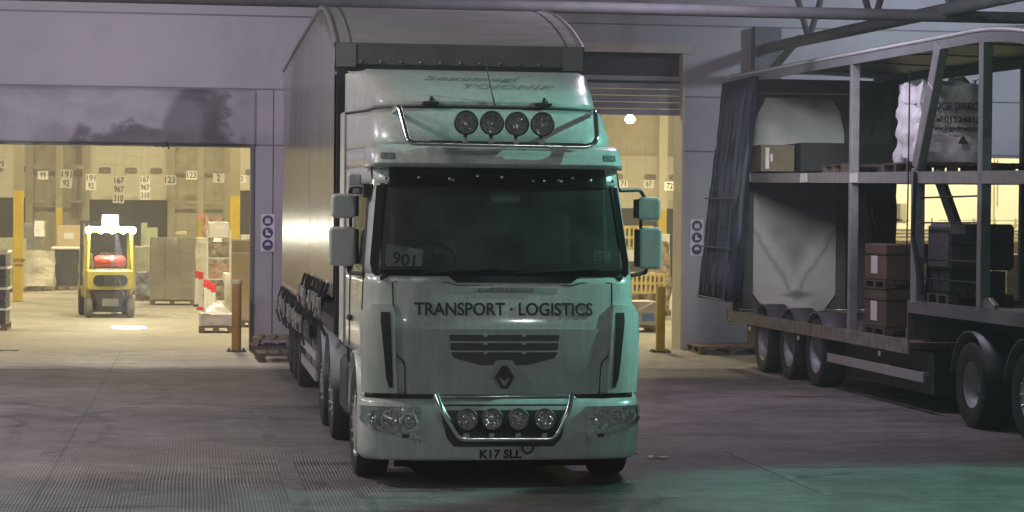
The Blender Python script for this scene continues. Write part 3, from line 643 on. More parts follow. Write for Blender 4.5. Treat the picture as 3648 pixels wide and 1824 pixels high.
# goods seen through the middle door
t,x0,x1,zb,zt=load(1540,1659,758,838,46.2,'big pale grey carton with a small blue print on a pallet in the middle doorway',mat('grey_carton',(.50,.47,.43),.7),'box',1.1,n=(1,1,1))
p=at(1633,800,46.1); s=MB(); s.box(p.x-.13,46.2,p.z-.07,p.x+.13,46.217,p.z+.09); s.build('blue_print',BLUEI,t)
s=MB(); s.bar((p.x-.2,46.2,p.z+.17),(p.x+.1,46.2,p.z+.32),.05,.02); s.build('tape',WPL,t)
def slatcrate(x0,x1,Y,z0,z1,lab,mt,d=1.0):
    t=thing('slatted_crate',((x0+x1)/2,Y+d/2,z0),lab,'crate','slatted crates in the middle doorway')
    s=MB()
    for z in (z0+.0,(z0+z1)/2-.03,z1-.07): s.box(x0,Y,z,x1,Y+.03,z+.07); s.box(x1-.03,Y+.031,z,x1,Y+d,z+.07); s.box(x0,Y+.031,z,x0+.03,Y+d,z+.07)
    s.box(x0+.03,Y+.031,z0,x1-.031,Y+d,z0+.05); s.build('frame',mt,t)
    k=x0+.02; s=MB()
    while k<x1-.08: s.box(k,Y-.022,z0+.01,k+.05,Y-.002,z1-.01); k+=.11
    s.build('slats',mt,t)
    q=lumpy(x0+.06,Y+.06,z0+.06,x1-.06,Y+d-.05,z1-.06,.05,6,x0).build('contents',GOODS,t,smooth=True)
YW=mat('pale_yellow_wood',(.62,.50,.20),.7,0,.15,4)
slatcrate(10.2,10.95,52,1.72,2.30,'pale slatted crate filled with logs, upper left in the middle doorway',YW)
slatcrate(10.2,11.3,52.1,.65,1.15,'pale slatted crate filled with logs, lower left in the middle doorway',YW)
slatcrate(11.72,12.4,51,1.45,2.22,'upper slatted crate next to the right jamb of the middle door',YW)
slatcrate(11.45,12.2,49,.20,1.05,'lower slatted crate behind the bright yellow bollard',YW)
load(1575,1688,588,640,57,'white wrapped block at the top of the goods in the middle doorway',WPL,'box',1.0,n=(2,1,1),z0=1.35,pal=False,name='white_block',cat='box')
load(1578,1668,690,755,53.4,'dark clear wrapped goods between the slatted crates',GOODS,amp=.08,z0=.006)
load(1640,1690,610,760,54.8,'green and brown wrapped stack beside the right hand jamb',GOODS,amp=.08)
# goods through right door
load(2532,2600,640,765,47,'black shrink wrapped load at the right edge seen through the right loading door',FILMD,amp=.05,n=(1,1,1))
load(2470,2535,655,760,56,'pale carton stack behind the fallen white sacks',CARDL,'box',n=(1,1,2))
load(2150,2172,560,780,44.5,'dark netted goods with white bands beside the rear frame of the double deck trailer',GOODS,amp=.08)
# ================================================================ FORKLIFT
fx,fy=at(277,797,52.6).x,52.6
fl=thing('forklift',(fx,fy,0),'yellow forklift truck seen from behind with blazing white work lights','forklift')
def FB(): return MB()
X=lambda v:fx+v
def rr(x0,z0,x1,z1,r_,n_=4):
    pts=[]
    for cx,cz,a0 in ((x1-r_,z0+r_,-90),(x1-r_,z1-r_,0),(x0+r_,z1-r_,90),(x0+r_,z0+r_,180)):
        for k in range(n_+1):
            a_=R(a0+90*k/n_); pts.append((cx+r_*math.cos(a_),cz+r_*math.sin(a_)))
    return pts
s=FB(); s.prism(rr(X(-.56),.66,X(.56),1.14,.09),fy-.05,fy+.7); s.build('counterweight',YELF,fl,bevel=.04,seg=2,smooth=True)
s=FB(); s.prism(rr(X(-.40),.76,X(.40),1.02,.12),fy-.075,fy-.052); g=s.build('rear_grille',BLACKP,fl)
s=FB(); s.prism(rr(X(-.17),.76,X(.14),1.02,.05),fy-.09,fy-.076); s.build('grille_centre',DARKST,g)
s=FB(); s.prism([(X(-.42),.66),(X(.42),.66),(X(.22),.16),(X(-.24),.16)],fy+.0,fy+.9); s.box(X(-.38),fy+.15,.14,X(.38),fy+.5,.24); s.build('chassis',DARKST,fl,bevel=.02)
s=FB(); s.box(X(-.19),fy-.03,.28,X(.19),fy-.002,.46); s.bar((X(.19),fy-.07,.92),(X(.31),fy-.05,.55),.05,.02); s.build('tow_plate',STEEL,fl)
for sx in (-1,1):
    s=FB(); s.lathe([(.13,-.09),(.23,-.09),(.27,-.05),(.27,.05),(.23,.09),(.13,.09)],(X(sx*.49),fy+.30,.27),'X',20); o=s.build('rear_wheel',mat('dusty_tyre',(.20,.19,.17),.85),fl,smooth=True)
    s=FB(); s.lathe([(.13,-.092),(.10,-.06),(.03,-.05)],(X(sx*.49),fy+.30,.27),'X',16); s.build('hub',STEEL,o)
    s=FB(); s.lathe([(.18,-.12),(.30,-.12),(.33,-.07),(.33,.07),(.30,.12),(.18,.12)],(X(sx*.52),fy+1.75,.33),'X',20); o=s.build('front_wheel',RUB,fl,smooth=True)
s=FB(); s.box(X(-.55),fy+.7,.42,X(.55),fy+1.6,.95); s.box(X(-.60),fy+1.25,.45,X(.60),fy+1.95,.72); s.build('body',YELF,fl,bevel=.03)
s=FB(); s.box(X(-.25),fy+.75,.96,X(.25),fy+1.2,1.08); s.box(X(-.24),fy+.72,1.0,X(.24),fy+.82,1.55); s.build('seat',SEAT,fl,bevel=.03)
for sx in (-1,1):
    s=FB(); s.tube([(X(sx*.53),fy+.12,1.12),(X(sx*.50),fy+.2,2.02)],.045,8); s.build('guard_post',YELF,fl,smooth=True)
    s=FB(); s.tube([(X(sx*.53),fy+1.5,.95),(X(sx*.50),fy+1.2,2.02)],.04,8); s.build('guard_post',YELF,fl,smooth=True)
s=FB(); s.box(X(-.55),fy+.15,2.02,X(.55),fy+1.35,2.09); s.build('overhead_guard',YELF,fl,bevel=.02)
s=FB(); s.lathe([(.001,-.38),(.11,-.36),(.155,-.28),(.155,.28),(.11,.36),(.001,.38)],(X(0),fy+.22,1.33),'X',20); o=s.build('gas_cylinder',REDC,fl,smooth=True)
s=FB(); s.lathe([(.158,-.03),(.158,.03)],(X(.05),fy+.22,1.33),'X',20); s.box(X(-.34),fy+.1,1.14,X(.34),fy+.34,1.18); s.build('cylinder_strap',STEEL,fl)
s=FB()
for dx in (-.45,.25): s.box(X(-.60+ (0 if dx<0 else .12)),fy+1.95,.3,X(-.52+(0 if dx<0 else .12)),fy+2.1,2.3)
s.box(X(.40),fy+1.95,.3,X(.48),fy+2.1,2.3); s.box(X(-.6),fy+1.98,2.24,X(.48),fy+2.06,2.3); s.box(X(-.6),fy+2.1,.10,X(.5),fy+2.16,.5); s.build('mast',DARKST,fl)
s=FB()
for dx in (-.3,.3): s.box(X(dx-.06),fy+2.17,.05,X(dx+.06),fy+3.2,.09)
s.build('fork',DARKST,fl)
for dx in (-.50,-.22,.05,.30,.52):
    s=FB(); s.lathe([(.001,-.03),(.075,-.02),(.085,0),(.06,.06)],(X(dx),fy+.10,2.02+.06),'Y',16); s.build('work_light',EMW,fl,smooth=True)
s=FB(); s.box(X(-.46),fy+.1,2.10,X(.5),fy+.15,2.16); s.build('light_bar',EMW,fl)
s=FB(); s.box(X(-.19),fy+.12,2.17,X(.19),fy+.14,2.44); s.build('plate',mat('lit_plate',(.8,.8,.75),.5,emit=1.5),fl)
fl.rotation_euler.z=R(6)
lamp('forklift_light','POINT',(fx-.05,fy-.15,2.10),None,130,(1,.95,.72),.10)
sp=atz(325,823,0)
lamp('forklift_spot','SPOT',(fx+.1,fy-.1,2.2),(sp.x,sp.y,0),14000,(.9,.92,1),.01,spot_size=R(8.5),spot_blend=.2)
# ================================================================ shared wheel
def wheel(parent,c,side,r_=.50,w_=.30,rim=.29,style='steel',dual=False,name='wheel'):
    """side=-1: outer face looks to -X"""
    a=MB(); s_=side
    a.lathe([(rim,-w_*.42*s_),(r_*.86,-w_*.5*s_),(r_*.96,-w_*.46*s_),(r_,-w_*.36*s_),(r_,w_*.36*s_),(r_*.96,w_*.46*s_),(r_*.86,w_*.5*s_),(rim,w_*.42*s_)],c,'X',36,caps=False)
    root=a.build(name,RUB,parent,smooth=True)
    o=s_*w_*.42
    b=MB()
    if style=='steel':   # dished inwards
        b.lathe([(rim+.012,o*-1+0),(rim,o*1.0),(rim-.02,o*.9),(rim-.035,o*.2),(rim-.08,-o*.1),(.17,-o*.12),(.15,o*.2),(.11,o*.35),(.001,o*.36)],c,'X',32,caps=False)
    else:                # hub stands proud
        b.lathe([(rim,o*1.0),(rim-.02,o*.92),(rim-.04,o*.6),(.17,o*1.0),(.14,o*1.12),(.09,o*1.2),(.001,o*1.22)],c,'X',32,caps=False)
    R_=b.build('rim',ALU if style!='steel' else mat('rim_silver',(.36,.37,.38),.6,.4,.15,6),root,smooth=True)
    d=MB(); rb=.19 if style=='steel' else .205; xo=(-o*.08) if style=='steel' else o*.86
    d.lathe([(rb-.022,xo+s_*.001),(rb-.022,xo+s_*.008),(rb+.022,xo+s_*.008),(rb+.022,xo+s_*.001)],c,'X',24,caps=False)
    for k in range(10):
        t=2*PI*k/10; d.lathe([(.018,xo),(.018,xo+s_*.045),(.001,xo+s_*.05)],(c[0],c[1]+rb*math.cos(t),c[2]+rb*math.sin(t)),'X',8)
    d.build('wheel_nuts',CHROME if style!='steel' else DARKST,root)
    return root
def mudguard(parent,c,r_,w_,a0=0,a1=180,mt=BLACKP,nm='mudguard'):
    rows=[]
    for k in range(15):
        t=R(a0+(a1-a0)*k/14); rows.append([(c[0]-w_/2,c[1]+r_*math.cos(t),c[2]+r_*math.sin(t)),(c[0]+w_/2,c[1]+r_*math.cos(t),c[2]+r_*math.sin(t))])
    a=MB(); a.grid(rows); return a.build(nm,mt,parent,smooth=True,solid=.02)
GLINT=mat('glint_chrome',(.95,.96,.96),.10,1,.02)
def glints(parent,c,r_,n_,seed,y=-.012,zs=1,xs=1):  # added chrome caps, scattered over the lamps only to catch sparkle
    rd=random.Random(seed); a=MB()
    for k in range(n_):
        t=rd.uniform(0,2*PI); q=r_*math.sqrt(rd.uniform(.02,.85)); s_=rd.uniform(.009,.017)
        a.lathe([(.0008,-s_*.2),(s_*.5,-s_*.15),(s_,0)],(c[0]+q*math.cos(t)*xs,c[1]+y,c[2]+q*math.sin(t)*zs),'Y',7)
    return a.build('sparkles',GLINT,parent,smooth=True)
# ================================================================ TRACTOR UNIT (main truck)
TX,TY=2.67,18.95
tr=thing('truck_tractor',(TX,TY,0),'white long distance truck cab with chrome light bars reading TRANSPORT LOGISTICS, facing the camera','truck')
CABT=[(.80,.03,1.20,.42),(1.1,.0,1.215,.42),(1.40,.0,1.215,.42),(1.86,.07,1.195,.42),(2.64,.34,1.125,.40),(2.82,.43,1.115,.40)]
HOODT=[(2.80,.33,1.15,.36),(2.84,.31,1.15,.36),(2.97,.40,1.135,.36),(3.01,.50,1.12,.36)]
ROOFT=[(3.0,.60,1.11,.62),(3.10,.62,1.11,.65),(3.30,.80,1.09,.72),(3.36,.90,1.07,.75)]
DEFT=[(3.375,.92,1.03,.85),(3.42,.93,1.045,.85),(3.55,1.20,1.06,.80),(3.68,1.62,1.08,.68),(3.755,1.92,1.10,.52),(3.785,2.15,1.10,.42)]
BUMT=[(.24,-.02,1.22,.46),(.28,-.035,1.25,.46),(.50,-.06,1.26,.46),(.70,-.05,1.255,.46),(.775,.0,1.245,.46)]
def S(tbl,p,z,off=0,nn=3.6,yb=2.25,wb=1.245):
    y0,wf,D=catmull(tbl,z); s_=1 if p>=0 else -1; q=abs(p)
    def pt(q):
        if q<=1:
            th=q*PI/2; x=wf*math.sin(th)**(2/nn) if q>0 else 0; y=y0+D*(1-math.cos(th)**(2/nn) if q<1 else 1)
        else:
            t=q-1; x=wf+(wb-wf)*t; y=y0+D+(yb-y0-D)*t
        return Vector((s_*x,y))
    P=pt(q)
    if off:
        a=pt(max(0,q-.01)); b=pt(q+.01); 
        if q<.01:a=Vector((-pt(.01).x,pt(.01).y))
        t=(b-a); n_=Vector((t.y,-t.x)); n_.normalize()
        if n_.y>0 and q<.9: n_=-n_
        if s_*n_.x<0: n_.x=-n_.x
        P=P+n_*off
    return Vector((TX+P.x,TY+P.y,z))
def px_(tbl,x,z,nn=3.6):
    y0,wf,D=catmull(tbl,z); a=min(1,abs(x)/wf); return math.copysign(math.asin(a**(nn/2))*2/PI,x) if a<1 else math.copysign(1+(abs(x)-wf),x)
def strip(tbl,p0,p1,zs,n_=24,off=0,**k): return [[S(tbl,p0+(p1-p0)*i/n_,z,off,**k) for i in range(n_+1)] for z in zs]
def patch(tbl,zs,xl,xr,off,n_=14,back=-.012,**k):   # raised piece lying on the cab surface
    a=MB(); rows=[];rb=[]
    for z in zs:
        l,r_=xl(z),xr(z); pts=[l+(r_-l)*i/n_ for i in range(n_+1)]
        rows.append([S(tbl,px_(tbl,x,z),z,off,**k) for x in pts]); rb.append([S(tbl,px_(tbl,x,z),z,back,**k) for x in pts])
    a.grid(rows); a.grid([rows[0],rb[0]]); a.grid([rows[-1],rb[-1]]); a.grid([[r_[0] for r_ in rows],[r_[0] for r_ in rb]]); a.grid([[r_[-1] for r_ in rows],[r_[-1] for r_ in rb]])
    return a
def lerpf(*pts):   # piecewise function of z
    pts=sorted(pts)
    def f(z):
        if z<=pts[0][0]:return pts[0][1]
        for a,b in zip(pts,pts[1:]):
            if z<=b[0]: return a[1]+(b[1]-a[1])*(z-a[0])/(b[0]-a[0])
        return pts[-1][1]
    return f
def zr(a,b,n_): return [a+(b-a)*i/n_ for i in range(n_+1)]
DL=DASH
# lower cab: nose and sides
a=MB(); a.grid(strip(CABT,-1.04,1.04,zr(.80,1.12,4),40)); a.grid(strip(CABT,-2,2,zr(1.12,1.86,8),60)); a.build('cab_shell',WHITE,tr,smooth=True,solid=.03,mat2=DL)
# pillars and header
a=MB()
for s_ in (-1,1):
    rows=[]
    for z in zr(1.86,2.66,6):
        pe=px_(CABT,1.06+.02*(2.66-z),z); rows.append([S(CABT,s_*(pe+(1.06-pe)*i/8),z) for i in range(9)])
    a.grid(rows if s_>0 else [r_[::-1] for r_ in rows])
    rows=[[S(CABT,s_*(1.66+.34*i/4),z) for i in range(5)] for z in zr(1.86,2.66,4)]; a.grid(rows if s_>0 else [r_[::-1] for r_ in rows])
a.grid(strip(CABT,-2,2,zr(2.66,2.82,3),60)); a.build('cab_upper',WHITE,tr,smooth=True,solid=.03,mat2=DL)
# roof over the cab
a=MB(); a.grid(strip(HOODT,-1.2,1.2,[2.80,2.84,2.90,2.97,3.01],44)); a.build('sun_visor',WHITE,tr,smooth=True,solid=.02)
a=MB(); a.grid(strip(ROOFT,-2,2,[3.0,3.05,3.10,3.2,3.30,3.36],60)); a.grid(strip(CABT,-2,2,[2.82],60)+[[S(ROOFT,-2+4*i/60,3.0) for i in range(61)]]); a.build('high_roof',WHITE,tr,smooth=True,solid=.02)
# deflector
rows=strip(DEFT,-2,2,[3.375,3.40,3.42,3.46,3.50,3.55,3.60,3.65,3.68,3.71,3.74,3.77,3.78],60,yb=2.85,wb=1.22)
top=[[Vector((r_.x*0+TX+(r_.x-TX)*.96,max(r_.y,TY+y),3.80+.0)) for r_ in rows[-1]] for y in (2.35,)]
rear=[Vector((TX-1.2+2.4*i/60,TY+2.85,3.81)) for i in range(61)]
a=MB(); a.grid(rows+top+[rear]); a.build('roof_deflector',WHITE,tr,smooth=True,solid=.015)
# back wall and side extenders
a=MB(); a.box(TX-1.22,TY+2.25,.95,TX+1.22,TY+2.28,3.36); a.box(TX-1.2,TY+.3,1.02,TX+1.2,TY+2.25,1.08); a.box(TX-1.1,TY+.9,2.95,TX+1.1,TY+2.24,2.98); a.build('cab_rear_wall',DARKST,tr)
for s_ in (-1,1):
    a=MB(); a.box(TX+s_*1.248,TY+2.27,1.15,TX+s_*1.262,TY+2.86,3.38); a.build('side_extender',CREAM,tr)
    a=MB(); a.box(TX+s_*1.19,TY+2.27,1.1,TX+s_*1.24,TY+2.9,3.36); a.build('extender_seal',BLACKP,tr)
# windscreen, header glass, side glass
a=MB(); a.grid(strip(CABT,-.93,.93,zr(1.87,2.655,10),40,off=-.008)); a.build('windscreen',WS,tr,smooth=True)
patch(CABT,zr(2.635,2.815,4),lambda z:-1.115+.0*z,lambda z:1.115,.012).build('windscreen_header',BLACKG,tr,smooth=True)
# windscreen border (ceramic band) four strips
bl=lerpf((1.80,-1.13),(1.95,-1.155),(2.64,-1.085)); 
a=patch(CABT,zr(1.86,2.64,8),lambda z:bl(z),lambda z:bl(z)+.07,.006,4); b=patch(CABT,zr(1.86,2.64,8),lambda z:-bl(z)-.07,lambda z:-bl(z),.006,4)
a.v+=[] ; n0=len(a.v); a.v+=b.v; a.f+=[tuple(i+n0 for i in f) for f in b.f]
b=patch(CABT,zr(1.845,1.90,2),lambda z:-1.12,lambda z:1.12,.0065,20); n0=len(a.v); a.v+=b.v; a.f+=[tuple(i+n0 for i in f) for f in b.f]
b=patch(CABT,zr(1.79,1.846,2),lerpf((1.79,-.42),(1.846,-.50)),lerpf((1.79,.60),(1.846,.68)),.0068,12); n0=len(a.v); a.v+=b.v; a.f+=[tuple(i+n0 for i in f) for f in b.f]
a.build('windscreen_border',BLACKG,tr,smooth=True)
for s_ in (-1,1):
    a=MB(); rows=[[S(CABT,s_*(1.06+.60*i/4),z,-.01) for i in range(5)] for z in zr(1.86,2.66,4)]; a.grid(rows); a.build('side_window',WS,tr)
    a=MB(); rows=[[S(CABT,s_*(1.03+.05*i/2),z,.008) for i in range(3)] for z in zr(1.84,2.66,4)]; a.grid(rows); a.build('window_seal',BLACKP,tr)
    # door seam and handle
    for q in (1.02,1.70):
        a=MB(); a.tube([S(CABT,s_*q,z,.002) for z in zr(1.15,2.64,8)],.008,5); a.build('door_seam',BLACKP,tr)
    a=MB(); P=S(CABT,s_*1.58,1.42,.02); a.cbox(P,(.02,.10,.025)); a.build('door_handle',BLACKP,tr,bevel=.008)
# wipers
for x0,x1 in ((-.7,-.05),(.1,.85)):
    a=MB(); a.tube([S(CABT,px_(CABT,x,1.86+.045*math.sin(i)),1.875+.02*i,.03) for i,x in enumerate((x0,(x0+x1)/2,x1))],.012,6); a.build('wiper',BLACKP,tr)
# grille panel lines: centre panel raised
a=MB()
def seam(pts,r_=.006,tbl=CABT,off=.0): return [S(tbl,px_(tbl,x,z),z,off) for x,z in pts]
LFT=[(-.975,1.79),(-.965,1.40),(-.95,1.22),(-.93,1.14),(-.88,1.10),(-.865,1.04),(-.86,.81)]
a.tube(seam(LFT),.006,6); a.tube(seam([(-x,z) for x,z in LFT]),.006,6); a.tube(seam([(-.96,1.79),(-.5,1.79),(-.42,1.765),(.6,1.765),(.68,1.79),(.96,1.79)]),.005,6)
a.build('panel_gap',BLACKP,tr)
patch(CABT,zr(.815,1.385,8),lerpf((.815,-.84),(1.04,-.845),(1.10,-.865),(1.14,-.91),(1.22,-.93),(1.385,-.945)),lerpf((.815,.84),(1.04,.845),(1.10,.865),(1.14,.91),(1.22,.93),(1.385,.945)),.012,30).build('lower_nose_panel',mat('nose_paint',(.50,.51,.50),.35,0,.06,2,coat=.4),tr,smooth=True); grime(MATS['nose_paint'],.5,(.24,.23,.21))
# grille
gx=lambda a_,b_:(a_,b_)
a=patch(CABT,zr(1.13,1.335,6),lerpf((1.13,-.44),(1.17,-.47),(1.335,-.485)),lerpf((1.13,.44),(1.17,.47),(1.335,.485)),.016,20); g=a.build('grille',mat('grille_mesh',(.085,.09,.088),.6,0,.3,60),tr)
patch(CABT,zr(1.07,1.13,3),lerpf((1.07,-.20),(1.13,-.44)),lerpf((1.07,.20),(1.13,.44)),.016,12).build('grille_lower',MATS['grille_mesh'],g)
for z in (1.185,1.265):
    patch(CABT,[z,z+.012],lambda z:-.48,lambda z:.48,.03,16,back=.01).build('grille_bar',WHITE,g)
for x in (-.17,.17):
    for z in (1.32,1.25,1.17): patch(CABT,[z,z+.022],lambda z,x=x:x-.018,lambda z,x=x:x+.018,.032,3,back=.01).build('grille_clip',WHITE,g)
# bell around emblem and emblem
a=patch(CABT,zr(.97,1.115,6),lambda z:-.17+(z-.97)*.7,lambda z:.17-(z-.97)*.7,.026,10); a.build('emblem_surround',MATS['nose_paint'],tr,smooth=True)
def ring(c,outer,inner,y0,y1):
    n_=len(outer); a=MB(); 
    for (P,y) in ((outer,y0),(inner,y0),(inner,y1),(outer,y1)): a.v+=[Vector((c[0]+u,y,c[1]+v)) for u,v in P]
    for k in range(n_):
        j=(k+1)%n_
        for q in range(4): a.f.append((q*n_+k,q*n_+j,((q+1)%4)*n_+j,((q+1)%4)*n_+k))
    return a
ec=(TX+.0,.965); out=[(-.025,.10),(.025,.10),(.085,.0),(.025,-.10),(-.025,-.10),(-.085,.0)]; inn=[(-.012,.062),(.012,.062),(.055,.0),(.012,-.072),(-.012,-.072),(-.055,.0)]
o=ring(ec,out,inn,TY-.055,TY-.03); o.prism([(ec[0]-.052,ec[1]+.0),(ec[0]-.012,ec[1]+.066),(ec[0]+.012,ec[1]+.066),(ec[0]+.052,ec[1]+.0),(ec[0]+.02,ec[1]+.005),(ec[0],ec[1]-.035),(ec[0]-.02,ec[1]+.005)],TY-.05,TY-.03)
o.build('emblem',mat('emblem_dark',(.05,.055,.055),.3,.6),tr)
# lettering on the nose
def cabM(cx,cz,tbl=CABT,off=.008,kz=1):
    def f(u,v,w_):
        z=cz+v*kz; x=cx+u; return S(tbl,px_(tbl,x,z),z,off+w_)
    return f
text('TRANSPORT · LOGISTICS',.155,cabM(0,1.553),'lettering',mat('lettering_ink',(.02,.03,.03),.6),tr,width=1.575,offset=.0025)
patch(CABT,[1.70,1.745],lambda z:-.45,lambda z:.47,.004,10).build('name_strip',mat('name_strip_grey',(.42,.44,.44),.4),tr)
text('EXCELLENCE',.05,cabM(.02,1.722,off=.009),'lettering',INKG,tr,width=.50)
# corner air deflectors with dark vents
for s_ in (-1,1):
    f0=lerpf((.87,.955),(1.53,.985)); f1=lerpf((.87,.985),(.95,1.01),(1.48,1.06),(1.53,1.055))
    L_=(lambda z,s_=s_:(f0(z) if s_>0 else -f1(z))); R2=(lambda z,s_=s_:(f1(z) if s_>0 else -f0(z)))
    patch(CABT,zr(.87,1.53,8),L_,R2,.056,6,back=.03).build('corner_vent',BLACKP,tr,smooth=True)
    g0=lerpf((.80,.92),(1.55,.955),(1.60,.97)); g1=lerpf((.80,1.185),(1.55,1.205),(1.60,1.14))
    L_=(lambda z,s_=s_:(g0(z) if s_>0 else -g1(z))); R2=(lambda z,s_=s_:(g1(z) if s_>0 else -g0(z)))
    patch(CABT,zr(.82,1.60,9),L_,R2,.05,14).build('corner_fairing',WHITE,tr,smooth=True)
# bumper
a=MB(); a.grid(strip(BUMT,-1.03,1.03,[.24,.26,.28,.35,.42,.50,.60,.70,.74,.775],60)); a.build('bumper',WHITE,tr,smooth=True,solid=.04)
patch(CABT,[.765,.81],lambda z:-1.19,lambda z:1.19,.01,30).build('bumper_gap',BLACKP,tr)
patch(BUMT,zr(.36,.73,5),lerpf((.36,-.44),(.42,-.50),(.73,-.58)),lerpf((.36,.44),(.42,.50),(.73,.58)),.006,16).build('bumper_recess',mat('recess_mesh',(.06,.066,.066),.7,0,.3,50),tr,smooth=True)
for s_ in (-1,1):
    patch(BUMT,[.44,.47],lambda z:s_*.86-.03,lambda z:s_*.86+.03,.006,3).build('washer_jet',BLACKP,tr)
    a=MB(); a.tube(seam([(s_*.74,.26),(s_*.735,.5),(s_*.72,.74)],tbl=BUMT),.004,5); a.build('bumper_seam',BLACKP,tr)
    # headlamp
    hx0=lerpf((.43,.73),(.50,.72),(.70,.73)); hx1=lerpf((.43,.80),(.50,1.10),(.58,1.235),(.70,1.235))
    L_=(lambda z,s_=s_:(hx0(z) if s_>0 else -hx1(z))); R2=(lambda z,s_=s_:(hx1(z) if s_>0 else -hx0(z)))
    h=patch(BUMT,zr(.43,.71,8),L_,R2,.004,14).build('headlight',mat('lamp_housing',(.10,.11,.11),.28,.5,.6,26,c2=(.9,.9,.9),bump=.6,bscale=40),tr,smooth=True)
    for cx,cz,r_ in ((.84,.575,.072),(1.0,.60,.075),(1.13,.625,.055)):
        P=S(BUMT,px_(BUMT,s_*cx,cz),cz,.0); glints(h,P,r_*1.25,16,int(cx*100)+s_,-.02,.8); b=MB(); b.lathe([(.018,.012),(.02,-.0),(r_*.6,.0),(r_*.9,-.02),(r_,-.035),(r_*1.08,-.035)],P,'Y',18,caps=False); b.build('reflector',REFL,h,smooth=True)
    patch(BUMT,zr(.43,.71,8),L_,R2,.022,14,back=.005).build('lens',LENS,h,smooth=True)
    # step below
    a=MB(); a.box(TX+s_*1.275,TY+.35,.24,TX+s_*1.245,TY+.56,.28); a.box(TX+s_*1.27,TY+.48,.281,TX+s_*1.25,TY+.54,.77); a.build('step',WHITE,tr,bevel=.01)
# number plate
patch(BUMT,[.25,.335],lambda z:-.26,lambda z:.26,.008,6).build('number_plate',mat('plate_pale',(.60,.60,.56),.5),tr)
text('K17 SLL',.105,cabM(-.03,.292,BUMT,.014),'lettering',INK,tr,width=.37,offset=.003)
a=MB(); a.tube([(TX+.20+.05*math.cos(t),TY-.11,.36+.05*math.sin(t)) for t in [2*PI*k/14 for k in range(14)]],.009,6,closed=True); a.build('towing_ring',BLACKP,tr)
# marker lights and clearance lamps on the visor
for s_ in (-1,1):
    patch(HOODT,[2.88,2.90,2.93],lambda z:s_*1.0-.055,lambda z:s_*1.0+.055,.012,4).build('marker_light',mat('marker_lens',(.28,.30,.30),.2,.4,.7,50),tr)
    a=MB(); a.tube(seam([(s_*.80,2.83),(s_*.80,2.99)],tbl=HOODT),.004,5); a.build('visor_seam',BLACKP,tr)
# added chrome beads standing for sparkles mirrored in the header glass
a=MB()
for x,z in ((-.2,2.73),(.66,2.72),(-1.04,2.78),(-.98,2.74),(-1.0,2.70),(-.72,2.71),(-.42,2.69),(-.45,2.70),(.02,2.72),(.30,2.69),(.40,2.69),(.53,2.70),(.55,2.69),(.82,2.70),(1.0,2.77),(1.03,2.70)):
    P=S(CABT,px_(CABT,x,z),z,.016); a=MB(); a.lathe([(.001,-.010),(.010,-.006),(.015,.0)],P,'Y',8); a.build('header_sparkle',CHROME,tr,smooth=True)
# gap beading between roof and deflector
a=MB(); a.tube([S(ROOFT,-2+4*i/50,3.362,.004) for i in range(51)],.012,6); a.build('roof_bead',BLACKP,tr)
for x in (-.57,.47):
    a=MB(); P=S(DEFT,px_(DEFT,x,3.40),3.40,.0); a.cbox(P+Vector((0,-.03,.0)),(.07,.05,.012)); a.tube([P+Vector((0,-.05,.0)),P+Vector((.01,-.02,.05)),P+Vector((.04,.03,.02))],.018,8); a.build('hinge',BLACKP,tr)
# aerial
P=S(DEFT,px_(DEFT,0.02,3.40),3.40,0); a=MB(); a.tube([P+Vector((0,-.03,-.01)),P+Vector((-.02,.0,.08)),P+Vector((-.08,.14,.44))],[.012,.007,.003],6); a.build('aerial',BLACKP,tr)
# outlined script on the deflector
def defM(cx,cz): 
    def f(u,v,w_):
        z=cz+v*.42; x=cx+u; return S(DEFT,px_(DEFT,x,z),z,.004+w_)+Vector((0,0,.006))
    return f
SCR=OUTL
text('Soxumogl',.17,defM(-.10,3.665),'script_lettering',SCR,tr,width=.92,outline=1,bevelr=.003,shear=.5,spacing=1.15)
text('TOIONIK',.17,defM(.22,3.575),'script_lettering',SCR,tr,width=.88,outline=1,bevelr=.003,shear=.5,spacing=1.15)
# light bars
def bend(pts,r_,n_=5):     # rounded polyline
    out=[Vector(pts[0])]
    for a_,b_,c_ in zip(pts,pts[1:],pts[2:]):
        a_,b_,c_=Vector(a_),Vector(b_),Vector(c_); u=(a_-b_).normalized()*r_; v=(c_-b_).normalized()*r_
        for k in range(n_+1):
            t=k/n_; out.append((b_+u)*(1-t)**2+b_*2*t*(1-t)+(b_+v)*t*t)
    out.append(Vector(pts[-1])); return out
def D(px,py,Y): return at(px,py,Y)
YB=19.25
bar=bend([D(985,280,19.95),D(1004,268,19.5),D(1028,360,YB),D(1480,370,YB),D(1502,355,YB),D(1497,282,19.5),D(1483,290,19.95)],.06)
a=MB(); a.tube(bar,.024,12); lb=a.build('roof_light_bar',CHROME,tr,smooth=True)
a=MB(); l1=D(1085,356,19.35); r1=D(1470,364,19.35); a.tube([l1,r1],.012,8)
for px in (1105,1290,1450): a.tube([D(px,362,YB),D(px,362,19.9)],.012,6)
a.build('bar_stay',BLACKP,lb)
